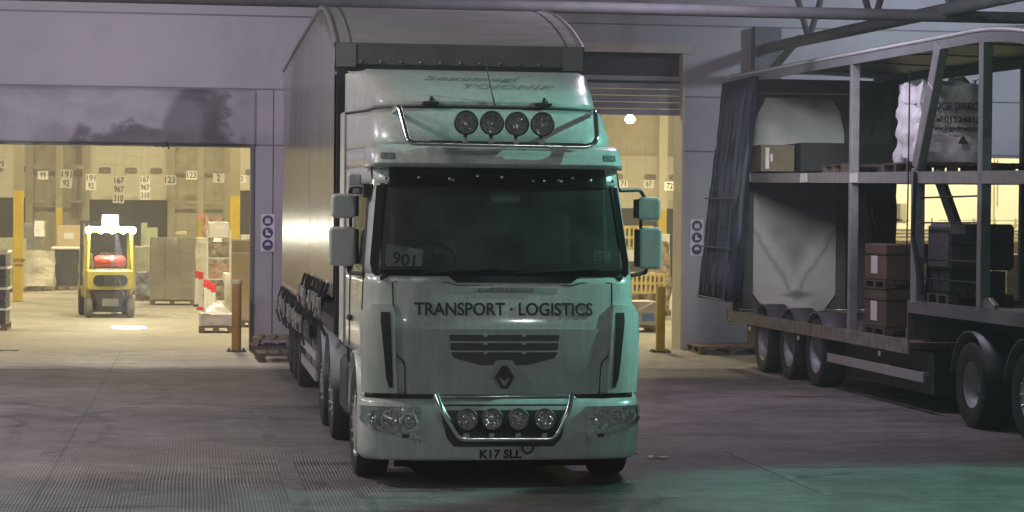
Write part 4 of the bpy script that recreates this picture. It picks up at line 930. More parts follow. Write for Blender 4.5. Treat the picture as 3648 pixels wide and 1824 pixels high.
def spot(parent,c,r_,nm,mtl):
    a=MB(); a.lathe([(.02,.12),(r_*.6,.10),(r_*.95,.03),(r_*1.10,.0),(r_*1.12,-.025),(r_*1.02,-.035),(r_*.98,-.025)],c,'Y',28,caps=False); a.tube([c+Vector((0,.05,-r_)),c+Vector((0,.03,-r_-.06))],.018,6); o=a.build(nm,BLACKP,parent,smooth=True)
    b=MB(); b.lathe([(.001,-.005),(.016,-.006),(.02,.03),(r_*.4,.035),(r_*.75,.012),(r_*.98,-.02)],c,'Y',28,caps=False); b.build('reflector',mtl,o,smooth=True)
    glints(o,c,r_*.9,22,int(c[0]*100),.0)
    b=MB(); b.lathe([(.001,-.045),(r_*.5,-.041),(r_*.99,-.028)],c,'Y',28,caps=False); b.build('lens',LENS,o,smooth=True)
    b=MB(); b.cbox(c+Vector((0,.02,-r_-.055)),(.022,.02,.022)); b.build('bracket',ALU,o)
REFL0=mat('sparkle_reflector',(.12,.13,.13),.30,.55,.5,70,c2=(1,1,1),bump=.8,bscale=50)
for px,py in ((1172,309),(1237,310),(1300,312),(1364,313)): spot(tr,D(px,py,19.22),.098,'spot_lamp',REFL)
YL=18.72
bl2=bend([D(1098,993,18.80),D(1112,1030,YL),D(1158,1104,YL),D(1392,1104,YL),D(1428,1040,YL),D(1440,990,18.80)],.05)
a=MB(); a.tube(bl2,.024,12); lb=a.build('bumper_light_bar',CHROME,tr,smooth=True)
a=MB(); a.tube([D(1090,1003,18.82),D(1110,998,18.80),D(1435,996,18.80),D(1445,1003,18.82)],.02,10); a.build('top_tube',CHROME,lb,smooth=True)
for px,py in ((1175,1056),(1238,1055),(1304,1055),(1370,1055)): spot(tr,D(px,py,18.70),.088,'spot_lamp',REFL)
# mirrors
for s_,(u0,u1,l0,l1) in ((-1,((833,487),(893,549),(827,570),(893,669))),(1,((1604,496),(1657,555),(1606,572),(1660,677)))):
    YM=20.05 if s_<0 else 19.75
    for (p,q,nm) in ((u0,u1,'upper'),(l0,l1,'lower')):
        A_=at(p[0],p[1],YM);B_=at(q[0],q[1],YM); a=MB()
        a.prism(rr(A_.x,B_.z,B_.x,A_.z,.045),YM-.10,YM+.05); o=a.build('mirror',CREAM if s_<0 else WHITE,tr,bevel=.025,seg=3,smooth=True)
        a=MB(); xx=B_.x-.0 if s_<0 else A_.x; a.box(xx-.022,YM-.07,B_.z+.02,xx+.03,YM+.09,A_.z-.02); a.box(A_.x+.03,YM+.051,B_.z+.03,B_.x-.03,YM+.06,A_.z-.03); a.build('mirror_rim',BLACKP,o,bevel=.008)
    a=MB(); cxm=(at(u0[0],u0[1],YM).x+at(u1[0],u1[1],YM).x)/2; e=S(CABT,s_*.95,2.60,.01); e2=S(CABT,s_*.98,1.84,.01)
    if s_<0:
        a.tube(bend([(e.x,e.y,2.62),at(905,468,19.9),at(882,470,20.0),at(878,520,YM)],.05),.018,8); a.tube(bend([at(877,660,YM),at(878,686,20.0),(e2.x,e2.y,1.85)],.05),.018,8)
        a.cbox(at(925,480,19.6),(.04,.08,.06)); a.tube([at(882,480,YM+.02),at(882,680,YM+.02)],.015,8)
    else:
        a.tube(bend([(e.x,e.y,2.62),at(1612,478,19.75),at(1622,500,YM)],.05),.018,8); a.tube(bend([at(1628,665,YM),at(1625,686,19.8),(e2.x,e2.y,1.85)],.05),.018,8); a.tube([at(1612,500,YM+.02),at(1612,672,YM+.02)],.015,8)
    a.build('mirror_arm',BLACKP,tr,smooth=True)
a=MB(); P=at(893,462,20.3); a.prism(rr(P.x-.07,P.z-.1,P.x+.05,P.z+.1,.03),20.27,20.38); a.build('mirror',CREAM,tr,bevel=.015)
# interior: dash, seats, wheel, papers
a=MB(); a.prism([(TY+.32,1.62),(TY+.14,1.84),(TY+.30,1.92),(TY+.62,1.95),(TY+.75,1.85),(TY+.75,1.4),(TY+.4,1.4)],TX-1.08,TX+1.08,'X'); a.build('dashboard',DASH,tr,bevel=.01)
for s_ in (-1,1):
    a=MB(); a.box(TX+s_*.62-.27,TY+1.15,1.45,TX+s_*.62+.27,TY+1.65,1.62); a.prism([(TY+1.55,1.6),(TY+1.7,1.6),(TY+1.85,2.45),(TY+1.72,2.45)],TX+s_*.62-.24,TX+s_*.62+.24,'X'); a.build('seat',SEAT,tr,bevel=.04)
a=MB(); a.tube([(TX-.58+.24*math.cos(t),TY+.80-.08*math.sin(t),1.93+.20*math.sin(t)) for t in [2*PI*k/24 for k in range(24)]],.018,8,closed=True); a.tube([(TX-.58,TY+.78,1.93),(TX-.58,TY+.65,1.75)],.03); a.build('steering_wheel',BLACKP,tr)
a=MB(); a.box(TX-1.15,TY+2.18,1.6,TX+1.15,TY+2.2,2.9); a.build('rear_curtain',mat('cab_curtain',(.07,.08,.08),.9,0,.3,6),tr)
P=at(1272,494,19.75); a=MB(); a.prism(rr(P.x-.13,P.z-.055,P.x+.13,P.z+.055,.015),19.74,19.78); a.build('interior_screen',mat('dim_panel',(.42,.46,.46),.5),tr)
# card 106 upside down, standing on the dash
P=at(1017,648,19.30); t=tag(MB().add([],[]) and thing('number_card',(P.x,19.30,P.z),None,None) ,'tilted white card with an upside down 106 behind the windscreen','card')
a=MB(); hw,hh=.165,.095; ang=R(-8)
M=lambda u,v,y=0:(P.x+u*math.cos(ang)-v*math.sin(ang),19.32+y+v*.35,P.z+u*math.sin(ang)+v*math.cos(ang))
a.add([M(-hw,-hh*.6),(M(-hw*.9,-hh)),M(hw,-hh),M(hw,hh),M(-hw,hh)]+[M(-hw,-hh*.6,.004),(M(-hw*.9,-hh,.004)),M(hw,-hh,.004),M(hw,hh,.004),M(-hw,hh,.004)],[(0,1,2,3,4),(9,8,7,6,5),(0,5,6,1),(1,6,7,2),(2,7,8,3),(3,8,9,4),(4,9,5,0)]); a.build('card_sheet',mat('card_white',(.85,.86,.83),.7,emit=0),t)
text('106',.145,lambda u,v,w_:Vector(M(-u,-v-.01,-.004-w_)),'lettering',INK,t,width=.20,offset=.003)
text('MON',.03,lambda u,v,w_:Vector(M(-u+.0,-v+.075,-.004-w_)),'lettering',INKG,t,width=.05)
P=at(1515,643,19.26); a=MB(); a.box(P.x-.075,19.255,P.z-.042,P.x+.075,19.258,P.z+.042); tag(a.build('permit_card',mat('permit',(.45,.75,.65),.6,0,.1,8)),'small green and white permit card at the right foot of the windscreen','card')
o=bpy.data.objects['permit_card']
a=MB(); a.box(P.x-.062,19.2515,P.z-.034,P.x+.02,19.2540,P.z+.026); q=a.build('printed_panel',STICK,o)
P=at(1118,622,19.7); a=MB(); a.box(P.x-.10,19.7,P.z-.06,P.x+.10,19.705,P.z+.06); tag(a.build('tachograph_card',mat('dim_card',(.25,.26,.26),.8)),'dim printed sheet lying further in on the dashboard left of centre','card')
# chassis and wheels
a=MB(); a.box(TX-.90,TY+.60,.12,TX+.90,TY+.64,.27); a.box(TX-.9,TY+.645,.20,TX+.9,TY+2.2,.27); a.build('underside_shade',mat('shade_black',(.006,.006,.007),.9),tr)  # added black panels make the dark mass of shade under the bumper
a=MB()
for s_ in (-1,1): a.box(TX+s_*.42-.04,TY+.4,.72,TX+s_*.42+.04,TY+6.9,.98)
for y in (1.5,4.45,5.95): a.box(TX-.95,TY+y-.07,.43,TX+.95,TY+y+.07,.57)
a.box(TX-.9,TY+.25,.30,TX+.9,TY+.9,.55); a.box(TX-.5,TY+4.6,.98,TX+.5,TY+5.6,1.12); a.build('chassis',DARKST,tr)
for s_ in (-1,1):
    wheel(tr,(TX+s_*1.09,TY+1.02,.51),s_,.51,.31,.29,'hub')
    wheel(tr,(TX+s_*1.09,TY+4.45,.50),s_,.50,.31,.29,'hub')
    wheel(tr,(TX+s_*1.08,TY+5.95,.50),s_,.50,.36,.29,'hub')
    mudguard(tr,(TX+s_*1.08,TY+1.02,.52),.60,.34,0,165,WHITE)
    for y in (4.45,5.95): mudguard(tr,(TX+s_*1.08,TY+y,.52),.60,.40,5,175,mat('guard_grey',(.16,.17,.17),.5))
    a=MB(); a.box(TX+s_*.72,TY+2.6,.38,TX+s_*1.2,TY+3.7,.95); a.build('fuel_tank',DARKST if s_>0 else DARKST,tr,bevel=.08,seg=3)
# ================================================================ CURTAIN TRAILER
LX,RX=1.40,3.95; Y0,Y1=22.45,36.2
ct=thing('curtain_trailer',(TX,Y0,0),'tall curtain sided trailer with a curved front roof coupled behind the white cab','trailer')
CURT=mat('curtain_pvc',(.21,.20,.18),.23,0,.06,.8,bump=.012,bscale=3,spec=.5,stretch=(1,1,.6))
def foldx(y,z,s_): return s_*(.005*math.sin(y*4+math.sin(z*.5))+.0012*math.sin(y*11+z*.3))
def zroof(y):   # roof height along the trailer
    t=(y-Y0)/3.4
    return 4.80 if t>=1 else 4.14+.66*math.sin(max(0,t)*PI/2)**.85
def curtain(x,s_,y0,y1,zb,n_):
    rows=[]
    for j in range(15):
        rows.append([(x+foldx(y0+(y1-y0)*i/n_,j,s_)*(0 if j==14 else 1),y0+(y1-y0)*i/n_,zb+(zroof(y0+(y1-y0)*i/n_)-.05-zb)*j/14) for i in range(n_+1)])
    a=MB(); a.grid(rows); return a.build('side_curtain',CURT,ct,smooth=True,solid=.006)
for x,s_ in ((LX,-1),(RX,1)):
    curtain(x,s_,Y0+.12,27.6,1.53,60); curtain(x,s_,27.6,Y1-.1,1.14,100)
a=MB(); rows=[]
for k in range(15):
    y=Y0+3.4*(k/14)**1.3; rows.append([(LX+(RX-LX)*i/10,y,zroof(y)) for i in range(11)])
rows.append([(LX+(RX-LX)*i/10,Y1,4.80) for i in range(11)])
ROOF=mat('roof_translucent',(.40,.39,.40),.5,0,.14,2,stretch=(1,1,14))
a.grid(rows); a.build('roof',ROOF,ct,smooth=True)
for x,s_ in ((LX,-1),(RX,1)):
    pts=[(x+s_*.0,Y0+3.4*(k/14)**1.3,zroof(Y0+3.4*(k/14)**1.3)-.012) for k in range(15)]+[(x,Y1,4.79)]
    a=MB(); a.tube(pts,.03,8); a.build('roof_edge',mat('edge_trim',(.22,.215,.22),.6),ct,smooth=True)
a=MB(); a.tube([(LX+.15+2.25*0,Y0+3.4*(k/14)**1.3,zroof(Y0+3.4*(k/14)**1.3)+.002) for k in range(15)],.006,5); a.tube([(RX-.16,Y0+3.4*(k/14)**1.3,zroof(Y0+3.4*(k/14)**1.3)+.002) for k in range(15)],.006,5); a.build('roof_seam',DARKST,ct)
a=MB(); a.box(LX,Y0-.01,3.92,RX,Y0+.08,4.15); hd=a.build('front_header',mat('header_grey',(.14,.145,.15),.5,0,.2,3),ct,bevel=.01)
a=MB(); a.box(LX+.01,Y0,1.15,RX-.01,Y0+.07,3.92); a.build('front_bulkhead',mat('bulkhead_black',(.03,.03,.035),.5,0,.4,3),ct)
for q in (LX-.005,RX-.2): a=MB(); a.box(q,Y0-.02,3.90,q+.205,Y0-.012,4.14); a.build('corner_casting',mat('casting_grey',(.22,.22,.23),.5),ct)
a=MB()
for k in range(11): a.lathe([(.001,-.035),(.012,-.03),(.014,-.012)],(LX+.25+k*.205,Y0,3.955),'Y',8)
a.build('rivet',ALU,ct)
a=MB(); a.box(LX+.02,Y0+.1,1.18,RX-.02,27.7,1.30); a.box(LX+.02,27.7,.86,RX-.02,Y1-.06,1.02); a.box(LX-.0,Y0+.1,1.17,LX+.018,27.7,1.32); a.box(LX-.0,27.6,.86,LX+.018,Y1,1.04); a.box(RX-.018,Y0+.1,1.17,RX,27.7,1.32); a.box(RX-.018,27.6,.86,RX,Y1,1.04); a.build('deck',DARKST,ct)
a=MB()
for s_ in (-1,1): a.box(TX+s_*.45-.05,Y0+.6,.98,TX+s_*.45+.05,27.5,1.17); a.box(TX+s_*.45-.05,27.3,.6,TX+s_*.45+.05,Y1-.2,.86)
a.build('chassis',DARKST,ct)
a=MB(); a.box(LX+.03,Y1-.05,1.0,RX-.03,Y1,4.74); a.build('rear_door',CREAM,ct)
# straps and buckles hanging below the curtain edges
BUCK=mat('buckle_metal',(.75,.75,.72),.38,1,.3,20)
def strapset(x,s_,ys,zt,n0):
    for i,y in enumerate(ys):
        r_=random.Random(i*7+n0); a=MB(); sw=r_.uniform(-.06,.06); ot=r_.uniform(.0,.10); ln=r_.uniform(.8,1.15)
        pts=[(x+s_*.03,y,zt+.10),(x+s_*(.045+ot*.5),y+sw*.3,zt-.05),(x+s_*(.05+ot),y+sw,zt-.25*ln),(x+s_*(.03+ot*.3),y+sw*1.5,zt-.42*ln)]
        for p,q in zip(pts,pts[1:]): a.bar(p,q,.012,.032)
        o=a.build('curtain_strap',BLACKP,ct)
        b=MB(); b.cbox((x+s_*(.075+ot*.6),y+sw*.5,zt-.10),(.022,.05,.06)); b.cbox((x+s_*(.072+ot*.6),y+sw*.5,zt-.20),(.016,.03,.07)); b.build('buckle',BUCK,o,bevel=.006)
strapset(LX,-1,[Y0+.55+k*.62 for k in range(9)],1.56,1); strapset(LX,-1,[27.9+k*.55 for k in range(15)],1.17,50)
for y in (30.8,32.15,33.5):
    for s_ in (-1,1):
        wheel(ct,(TX+s_*1.07,y,.50),s_,.50,.36,.29,'steel'); mudguard(ct,(TX+s_*1.07,y,.50),.58,.38,15,165,DARKST)
for s_ in (-1,1):
    a=MB(); a.box(TX+s_*1.25-.015,26.0,.42,TX+s_*1.25+.015,29.6,.54); a.box(TX+s_*1.25-.015,26.0,.66,TX+s_*1.25+.015,29.6,.76)
    for y in (26.3,27.8,29.3): a.box(TX+s_*1.18-.03,y,.40,TX+s_*1.18+.03,y+.06,1.0)
    a.build('side_guard',mat('guard_alu',(.42,.42,.42),.45,.3),ct)
a=MB(); a.box(LX+.1,Y0+1.2,.15,LX+.25,Y0+1.5,1.0); a.box(RX-.25,Y0+4.3,.15,RX-.1,Y0+4.5,1.0); a.build('landing_leg',DARKST,ct)
# ================================================================ DOUBLE DECK TRAILER (right)
PX,QX=8.85,11.40
dt=thing('double_deck_trailer',(PX,36,0),'open double deck trailer with a blue side curtain bunched at its rear','trailer')
def zl(y,a_,b_,ya=36.0,yb=22.6): return a_+(b_-a_)*(ya-y)/(ya-yb)
# lower deck + rave, front step deck
a=MB(); a.box(PX+.03,26.5,.78,QX-.03,35.9,.86); a.build('lower_deck',DECKW,dt)
a=MB(); a.box(PX,26.5,.72,PX+.03,35.95,.90); a.box(QX-.03,26.5,.72,QX,35.95,.90); a.box(PX,35.9,.70,QX,36.0,.90); a.build('side_rave',mat('rave_grey',(.22,.20,.17),.6,0,.5,5),dt)
a=MB(); a.box(PX+.03,17,1.29,QX-.03,26.5,1.36); a.build('front_deck',mat('front_deck_timber',(.20,.20,.19),.7,0,.4,5,bump=.2),dt)
a=MB(); a.box(PX,17,1.24,PX+.03,26.52,1.40); a.box(QX-.03,17,1.24,QX,26.52,1.40); a.box(PX+.001,26.5,.90,QX-.001,26.53,1.40); a.build('side_rave',MATS['grey_paint'],dt)
a=MB()
for s_ in (-1,1): a.box(10.12+s_*.5-.06,17.2,.95,10.12+s_*.5+.06,26.5,1.29); a.box(10.12+s_*.5-.06,26.2,.42,10.12+s_*.5+.06,35.6,.78)
a.box(PX+.25,26.2,.22,QX-.25,30,.74); a.box(PX+.2,34.6,.35,PX+.75,35.4,.70); a.build('chassis',mat('chassis_black',(.02,.022,.024),.6),dt)  # long box enlarged to fill the shadow under the deck
# middle deck
rows=lambda x0,x1,z0,z1:[(x0,36,zl(36,*z0)),(x1,36,zl(36,*z0))]
def slab(x0,x1,ya,yb,za,zb,th,nm,mt,mb_=None):
    a=mb_ or MB(); a.add([(x0,ya,za-th),(x1,ya,za-th),(x1,yb,zb-th),(x0,yb,zb-th),(x0,ya,za),(x1,ya,za),(x1,yb,zb),(x0,yb,zb)],[(0,3,2,1),(4,5,6,7),(0,1,5,4),(1,2,6,5),(2,3,7,6),(3,0,4,7)])
    return a if mb_ is not None else a.build(nm,mt,dt)
slab(PX+.04,QX-.04,17,35.9,zl(17,3.17,2.91),3.16,.06,'middle_deck',mat('mid_deck_steel',(.10,.10,.10),.6))
sr=MB(); slab(PX,PX+.04,17,36,zl(17,3.20,2.94),3.19,.145,'','',sr); slab(QX-.04,QX,17,36,zl(17,3.20,2.94),3.19,.145,'','',sr); sr.build('middle_rail',mat('mid_rail_grey',(.27,.27,.26),.6,0,.2,5,bump=.1),dt)
for px in (1882,2022,2148):
    p=None; y=atX=None
    d=fw+r2*((px*K-1824)/F)-u2*((440*K-912)/F); y=d.y*(PX/d.x); z=zl(y,3.19,2.93); mk=MB(); mk.box(PX-.006,y-.18,z-.135,PX-.001,y+.18,z-.005); mk.build('reflective_marker',WPL,dt)
# roof: long gently falling plane with rounded front
RZ=lambda y: 4.83+(4.60-4.83)*(36-y)/(36-24.8) if y>24.8 else 4.60-1.05*(1-math.sqrt(max(0,1-((24.8-y)/4.2)**2)))
ys=[36]+[36-1.4*k for k in range(1,9)]+[24.8-4.1*k/10 for k in range(0,11)]
a=MB(); a.grid([[(PX+(QX-PX)*i/8,y,RZ(y)+.05*math.sin(PI*i/8)) for i in range(9)] for y in ys]); a.build('roof',mat('roof_skin',(.15,.165,.17),.5,0,.2,2),dt,smooth=True,solid=.02)
for x in (PX,QX-.03):
    a=MB(); pr=[(y,RZ(y)) for y in ys]; 
    rws=[[(x,y,z-.15) for y,z in pr],[(x,y,z+.01) for y,z in pr],[(x+.03,y,z+.01) for y,z in pr],[(x+.03,y,z-.15) for y,z in pr]]
    a.grid(rws+[rws[0]]); cr=a.build('cant_rail',mat('cant_grey',(.22,.24,.25),.5,.1,.1,3),dt)
    a=MB(); a.tube([(x if x==PX else x+.03,y,z-.01) for y,z in pr],.022,8); a.build('rail_bead',mat('bead_light',(.55,.57,.58),.4),cr,smooth=True)
for y in [34.0-2.4*k for k in range(6)]:
    a=MB(); a.tube([(PX+.02,y,RZ(y)-.02),(10.1,y,RZ(y)+.02),(QX-.02,y,RZ(y)-.02)],.012,6); a.build('roof_stick',mat('stick_grey',(.13,.14,.145),.6),dt)

# posts
def post(pts,w_,h_,nm='pillar',mt=None):
    a=MB()
    for p,q in zip(pts,pts[1:]): a.bar(p,q,w_,h_)
    return a.build(nm,mt or mat('pillar_steel',(.26,.27,.28),.5,.2,.2,5,bump=.05),dt,bevel=.008)
post([(PX+.06,29.05,.86),(PX+.06,29.05,RZ(29)-.12)],.12,.10)
post([(PX+.05,26.3,1.36),(PX+.05,26.32,3.05),(PX+.05,25.75,4.05),(PX+.05,25.5,4.52)],.11,.22)
post([(PX+.10,26.48,1.38),(PX+.10,26.47,3.05),(PX+.1,25.95,4.05),(PX+.1,25.8,4.45)],.04,.05,mt=BLACKP,nm='pillar_trim')
post([(PX+.06,24.02,1.36),(PX+.06,24.02,RZ(24)-.08)],.12,.14)
post([(PX+.06,24.02,1.37),(PX+.06,23.8,1.45),(PX+.06,23.6,1.37)],.06,.16,nm='pillar_foot')
for y in (29.05,24.02): post([(QX-.06,y,.86 if y>26 else 1.36),(QX-.06,y,RZ(y)-.1)],.10,.10)
post([(QX-.06,26.3,1.36),(QX-.06,26.3,4.4)],.1,.14)
post([(PX+.25,26.2,3.02),(PX+.42,25.9,2.30)],.10,.12,nm='diagonal_brace')
a=MB()
for z in (2.68,2.37,1.92,1.68): a.tube([(PX+.06,24.02,z),(PX+.06,26.2,z)],.012,6)
a.build('guard_wire',BLACKP,dt)
# rear frame and inner door
a=MB()
for x in (PX+.05,QX-.15): a.box(x,35.75,.86,x+.1,35.95,4.75)
for x in (9.02,10.82): a.box(x,35.55,.95,x+.16,35.70,3.0)
a.box(PX+.1,35.72,4.55,QX-.1,35.9,4.78); a.build('rear_frame',DARKST,dt)
a=MB(); a.box(PX+.151,35.76,.92,QX-.151,35.80,4.54); a.build('rear_shutter',mat('shutter_dark',(.07,.078,.08),.7),dt)
def doorm():
    m=mat('tarp_door',(.44,.42,.42),.6,0,.10,3); n=m.node_tree; L=n.links.new; p=n.nodes['Principled BSDF']
    tc=n.nodes.new('ShaderNodeTexCoord'); sep=n.nodes.new('ShaderNodeSeparateXYZ'); L(tc.outputs['Object'],sep.inputs[0])
    def mth(op,a,b=0):
        q=n.nodes.new('ShaderNodeMath'); q.operation=op
        for i,x in enumerate((a,b)):
            if isinstance(x,(int,float)): q.inputs[i].default_value=x
            else: L(x,q.inputs[i])
        return q.outputs[0]
    def rng(src,a,b,c=0,d=1):
        q=n.nodes.new('ShaderNodeMapRange'); q.interpolation_type='SMOOTHSTEP'; q.inputs[1].default_value=a;q.inputs[2].default_value=b;q.inputs[3].default_value=c;q.inputs[4].default_value=d; L(src,q.inputs[0]); return q.outputs[0]
    nz=n.nodes.new('ShaderNodeTexNoise'); nz.inputs['Scale'].default_value=3; nz.inputs['Detail'].default_value=5; L(tc.outputs['Object'],nz.inputs['Vector'])
    # V shaped shade painted in, with grime smudge: distance from V line (object origin = trailer root at PX,36,0)
    ax=mth('ABSOLUTE',mth('SUBTRACT',sep.outputs['X'],1.06)); vz=mth('ADD',1.35,mth('MULTIPLY',ax,1.55)); dz=mth('SUBTRACT',sep.outputs['Z'],vz); dz=mth('ADD',dz,rng(nz.outputs[0],0,1,-.15,.15))
    inside=rng(dz,.0,.5,0,.60); band=mth('MULTIPLY',rng(mth('ABSOLUTE',mth('ADD',dz,.20)),.0,.12,1,0),.45)
    sm=mth('MULTIPLY',rng(mth('ADD',mth('MULTIPLY',mth('ABSOLUTE',mth('SUBTRACT',sep.outputs['Z'],1.17)),3),mth('ABSOLUTE',mth('SUBTRACT',sep.outputs['X'],1.12))),.1,.42,1,0),.7)
    s=mth('MAXIMUM',mth('MAXIMUM',inside,band),sm)
    old=p.inputs['Base Color'].links[0].from_socket; mx=n.nodes.new('ShaderNodeMix'); mx.data_type='RGBA'; L(mth('MULTIPLY',s,rng(nz.outputs[0],.2,.7,.6,1.1)),mx.inputs[0]); L(old,mx.inputs[6]); mx.inputs[7].default_value=(.07,.065,.06,1); L(mx.outputs[2],p.inputs['Base Color'])
    return m
a=MB(); a.prism([(9.42,.90),(10.42,.90),(10.62,1.18),(10.62,3.03),(9.20,3.03),(9.20,1.18)],35.60,35.66); a.build('rear_door',doorm(),dt)
a=MB(); a.prism([(9.14,3.20),(10.76,3.20),(10.74,3.9),(10.66,4.25),(10.52,4.46),(9.40,4.46),(9.26,4.2),(9.14,3.8)],35.60,35.66); a.build('rear_door',mat('upper_tarp',(.62,.65,.65),.5,0,.15,2),dt)
# gathered curtains
def bunch(x,y0,y1,ztop,zbot,mt,spread,nm,s_=-1,lean=0,n_=46,amp=.10,bot=None):
    rows=[]
    for j in range(13):
        t=j/12; z=zbot+(ztop-zbot)*t; yy0=y0+lean*(1-t); wv=(y1-y0)*(1+spread*(1-t))
        if bot: wv*=bot(t)
        rows.append([(x+s_*(amp*(1-.4*t)*(1+math.sin(i*1.9+.8*math.sin(j*.8+i*.3)+1.5*noise.noise(Vector((i*.3,j*.25,0)))))+(1-t)*.30*max(0,spread)*10*.9),yy0+wv*i/n_,z) for i in range(n_+1)])
    a=MB(); a.grid(rows); return a.build(nm,mt,dt,smooth=True,solid=.008)
bunch(PX-.0,33.9,36.0,4.70,1.10,BLUEC,.10,'bunched_curtain',-1,0,46,.11)
a=MB()
for y,dz in ((34.2,.0),(34.9,.05),(35.6,.08)): a.tube([(PX-.50,y,1.12+dz),(PX-.36,y,2.9),(PX-.20,y-.1,4.5)],.014,6)
for z in (1.12,1.95,2.75): q=-.52+(z-1.12)*.083; a.tube([(PX+q,34.0,z),(PX+q,36.0,z+.02)],.014,6)
a.build('curtain_binding',PEDGE,dt)
bunch(QX-.05,34.4,36.3,4.70,1.9,DARKC,-.3,'bunched_curtain',-1,.2,40,.15,bot=lambda t:1-.78*max(0,.6-t)/.6)
# wheels, guards
for y in (33.75,32.2,30.75):
    for s_,x in ((-1,PX+.20),(1,QX-.20)):
        wheel(dt,(x,y,.49),s_,.49,.38,.30,'steel')
    mudguard(dt,(PX+.20,y,.50),.56,.36,20,160,mat('thin_guard',(.10,.10,.11),.5))
a=MB(); a.box(PX+.02,25.95,.40,PX+.05,30.1,.52)
for y in (26.4,28.0,29.7): a.box(PX+.051,y,.45,PX+.28,y+.06,.50)
a.build('side_guard',mat('guard_pale',(.34,.34,.34),.5),dt)
a=MB()
for y in (27.6,31.5,34.4): a.cbox((PX-.012,y,.66),(.01,.03,.03))
a.build('side_reflector',mat('reflector_pale',(.6,.5,.4),.3),dt)
# cables hanging
a=MB(); p0=at(2185,520,39.0); a.tube([at(2192,470,30),at(2192,530,30),at(2205,575,30)],.012,6); a.build('hanging_strap',BLACKP,dt)
a=MB(); a.tube([(PX-.03,26.45,4.3),(PX-.03,26.46,2.9),(PX-.03,26.5,1.5)],.010,6); a.tube([(PX-.03,26.2,3.0),(PX-.03,26.25,2.2),(PX-.02,25.9,1.5)],[.02,.03,.05],6); a.build('hanging_strap',BLACKP,dt)
# tractor chassis under the front deck
t=thing('tractor_chassis',(10.12,23,0),'dark tractor chassis with large wheels under the front of the double deck trailer','truck chassis')
a=MB()
for s_ in (-1,1): a.box(10.12+s_*.45-.05,17.5,.60,10.12+s_*.45+.05,25.4,.88)
for y in (24.28,22.5): a.box(PX+.3,y-.08,.42,QX-.3,y+.08,.58)
a.build('frame_rail',DARKST,t)
for s_,x in ((-1,PX+.20),(1,QX-.20)):
    wheel(t,(x,24.28,.50),s_,.50,.40,.27,'steel'); wheel(t,(x,22.55,.50),s_,.50,.36,.27,'hub')
    for y in (24.28,22.55): mudguard(t,(x,y,.50),.60,.42,10,170,mat('big_guard',(.05,.055,.06),.45))
# ---- load of the double deck trailer
def stackbox(name,x0,y0,z0,x1,y1,z1,mt,lab,cat,bev=.01,**k):
    a=MB(); a.box(x0,y0,z0,x1,y1,z1); o=a.build(name,mt,None,bevel=bev)
    c=Vector(((x0+x1)/2,(y0+y1)/2,z0))
    for v in o.data.vertices: v.co-=c
    o.location=c; return tag(o,lab,cat)
def tier(x0,y0,z0,w_,d_,h,lab,mt=CARDB):
    t=thing('boxed_pallet',(x0+w_/2,y0+d_/2,z0),lab,'boxed pallet','brown boxed pallets on the double deck trailer')
    a=MB(); pallet_into(a,x0,y0,z0,w_,d_,.12); a.build('pallet',WOODD,t)
    a=MB(); a.box(x0+.01,y0+.01,z0+.121,x0+w_-.01,y0+d_-.01,z0+h); a.build('carton',mt,t,bevel=.012)
    a=MB(); a.box(x0-.002,y0-.002,z0+h-.14,x0+w_+.002,y0+d_+.002,z0+h-.125); a.build('lid_edge',BLACKP,t)
    a=MB(); a.box(x0-.001,y0+.35,z0+.20,x0+.007,y0+.62,z0+h-.16); a.build('paper_label',WPL,t)
tier(8.97,27.8,.866,.9,.95,.62,'lower brown carton on a pallet beside the middle pillar of the double deck trailer')
tier(8.97,27.8,1.49,.9,.95,.60,'upper brown carton stacked beside the middle pillar of the double deck trailer',mat('brown_card2',(.14,.092,.06),.75,0,.15,2))
t=thing('wrapped_crate',(9.5,27.1,.866),'small dark film wrapped crate on a pale pallet next to the brown cartons','crate')
a=MB(); pallet_into(a,9.14,26.75,.866,.6,.7); a.build('pallet',WOOD,t)
lumpy(9.16,26.77,1.015,9.72,27.4,1.85,.02,8,2,.05).build('load',FILMD,t,smooth=True)
stackbox('dark_bale',8.97,25.35,1.80,9.80,26.15,2.36,mat('bale_grey',(.07,.07,.075),.5,0,.3,5,bump=.6,bscale=12),'dark grey bale with a pale paper panel, highest in the stack on the front deck','bale',.04)
o=bpy.data.objects['dark_bale']; a=MB(); P=at(2408,578,25.34); a.box(P.x-.09,25.338,P.z-.05,P.x+.10,25.349,P.z+.06); a.build('paper_label',mat('dim_label',(.35,.35,.36),.6),o)
a=MB(); a.box(8.98,25.335,2.10,9.79,25.347,2.118); a.box(9.3,25.335,1.82,9.312,25.346,2.34); a.build('strap',BLACKP,o)
t=thing('dark_pallet_stack',(9.4,25.7,1.362),'dark lower stack of boxes under the grey bale on the front deck','pallet load')
a=MB(); pallet_into(a,8.97,25.35,1.362,.82,.8); a.build('pallet',WOODD,t); a=MB(); cartons(a,8.98,25.36,1.51,9.70,26.1,1.795,3,2,1); a.build('load',mat('dark_boxes',(.035,.04,.045),.5,0,.5,6),t)
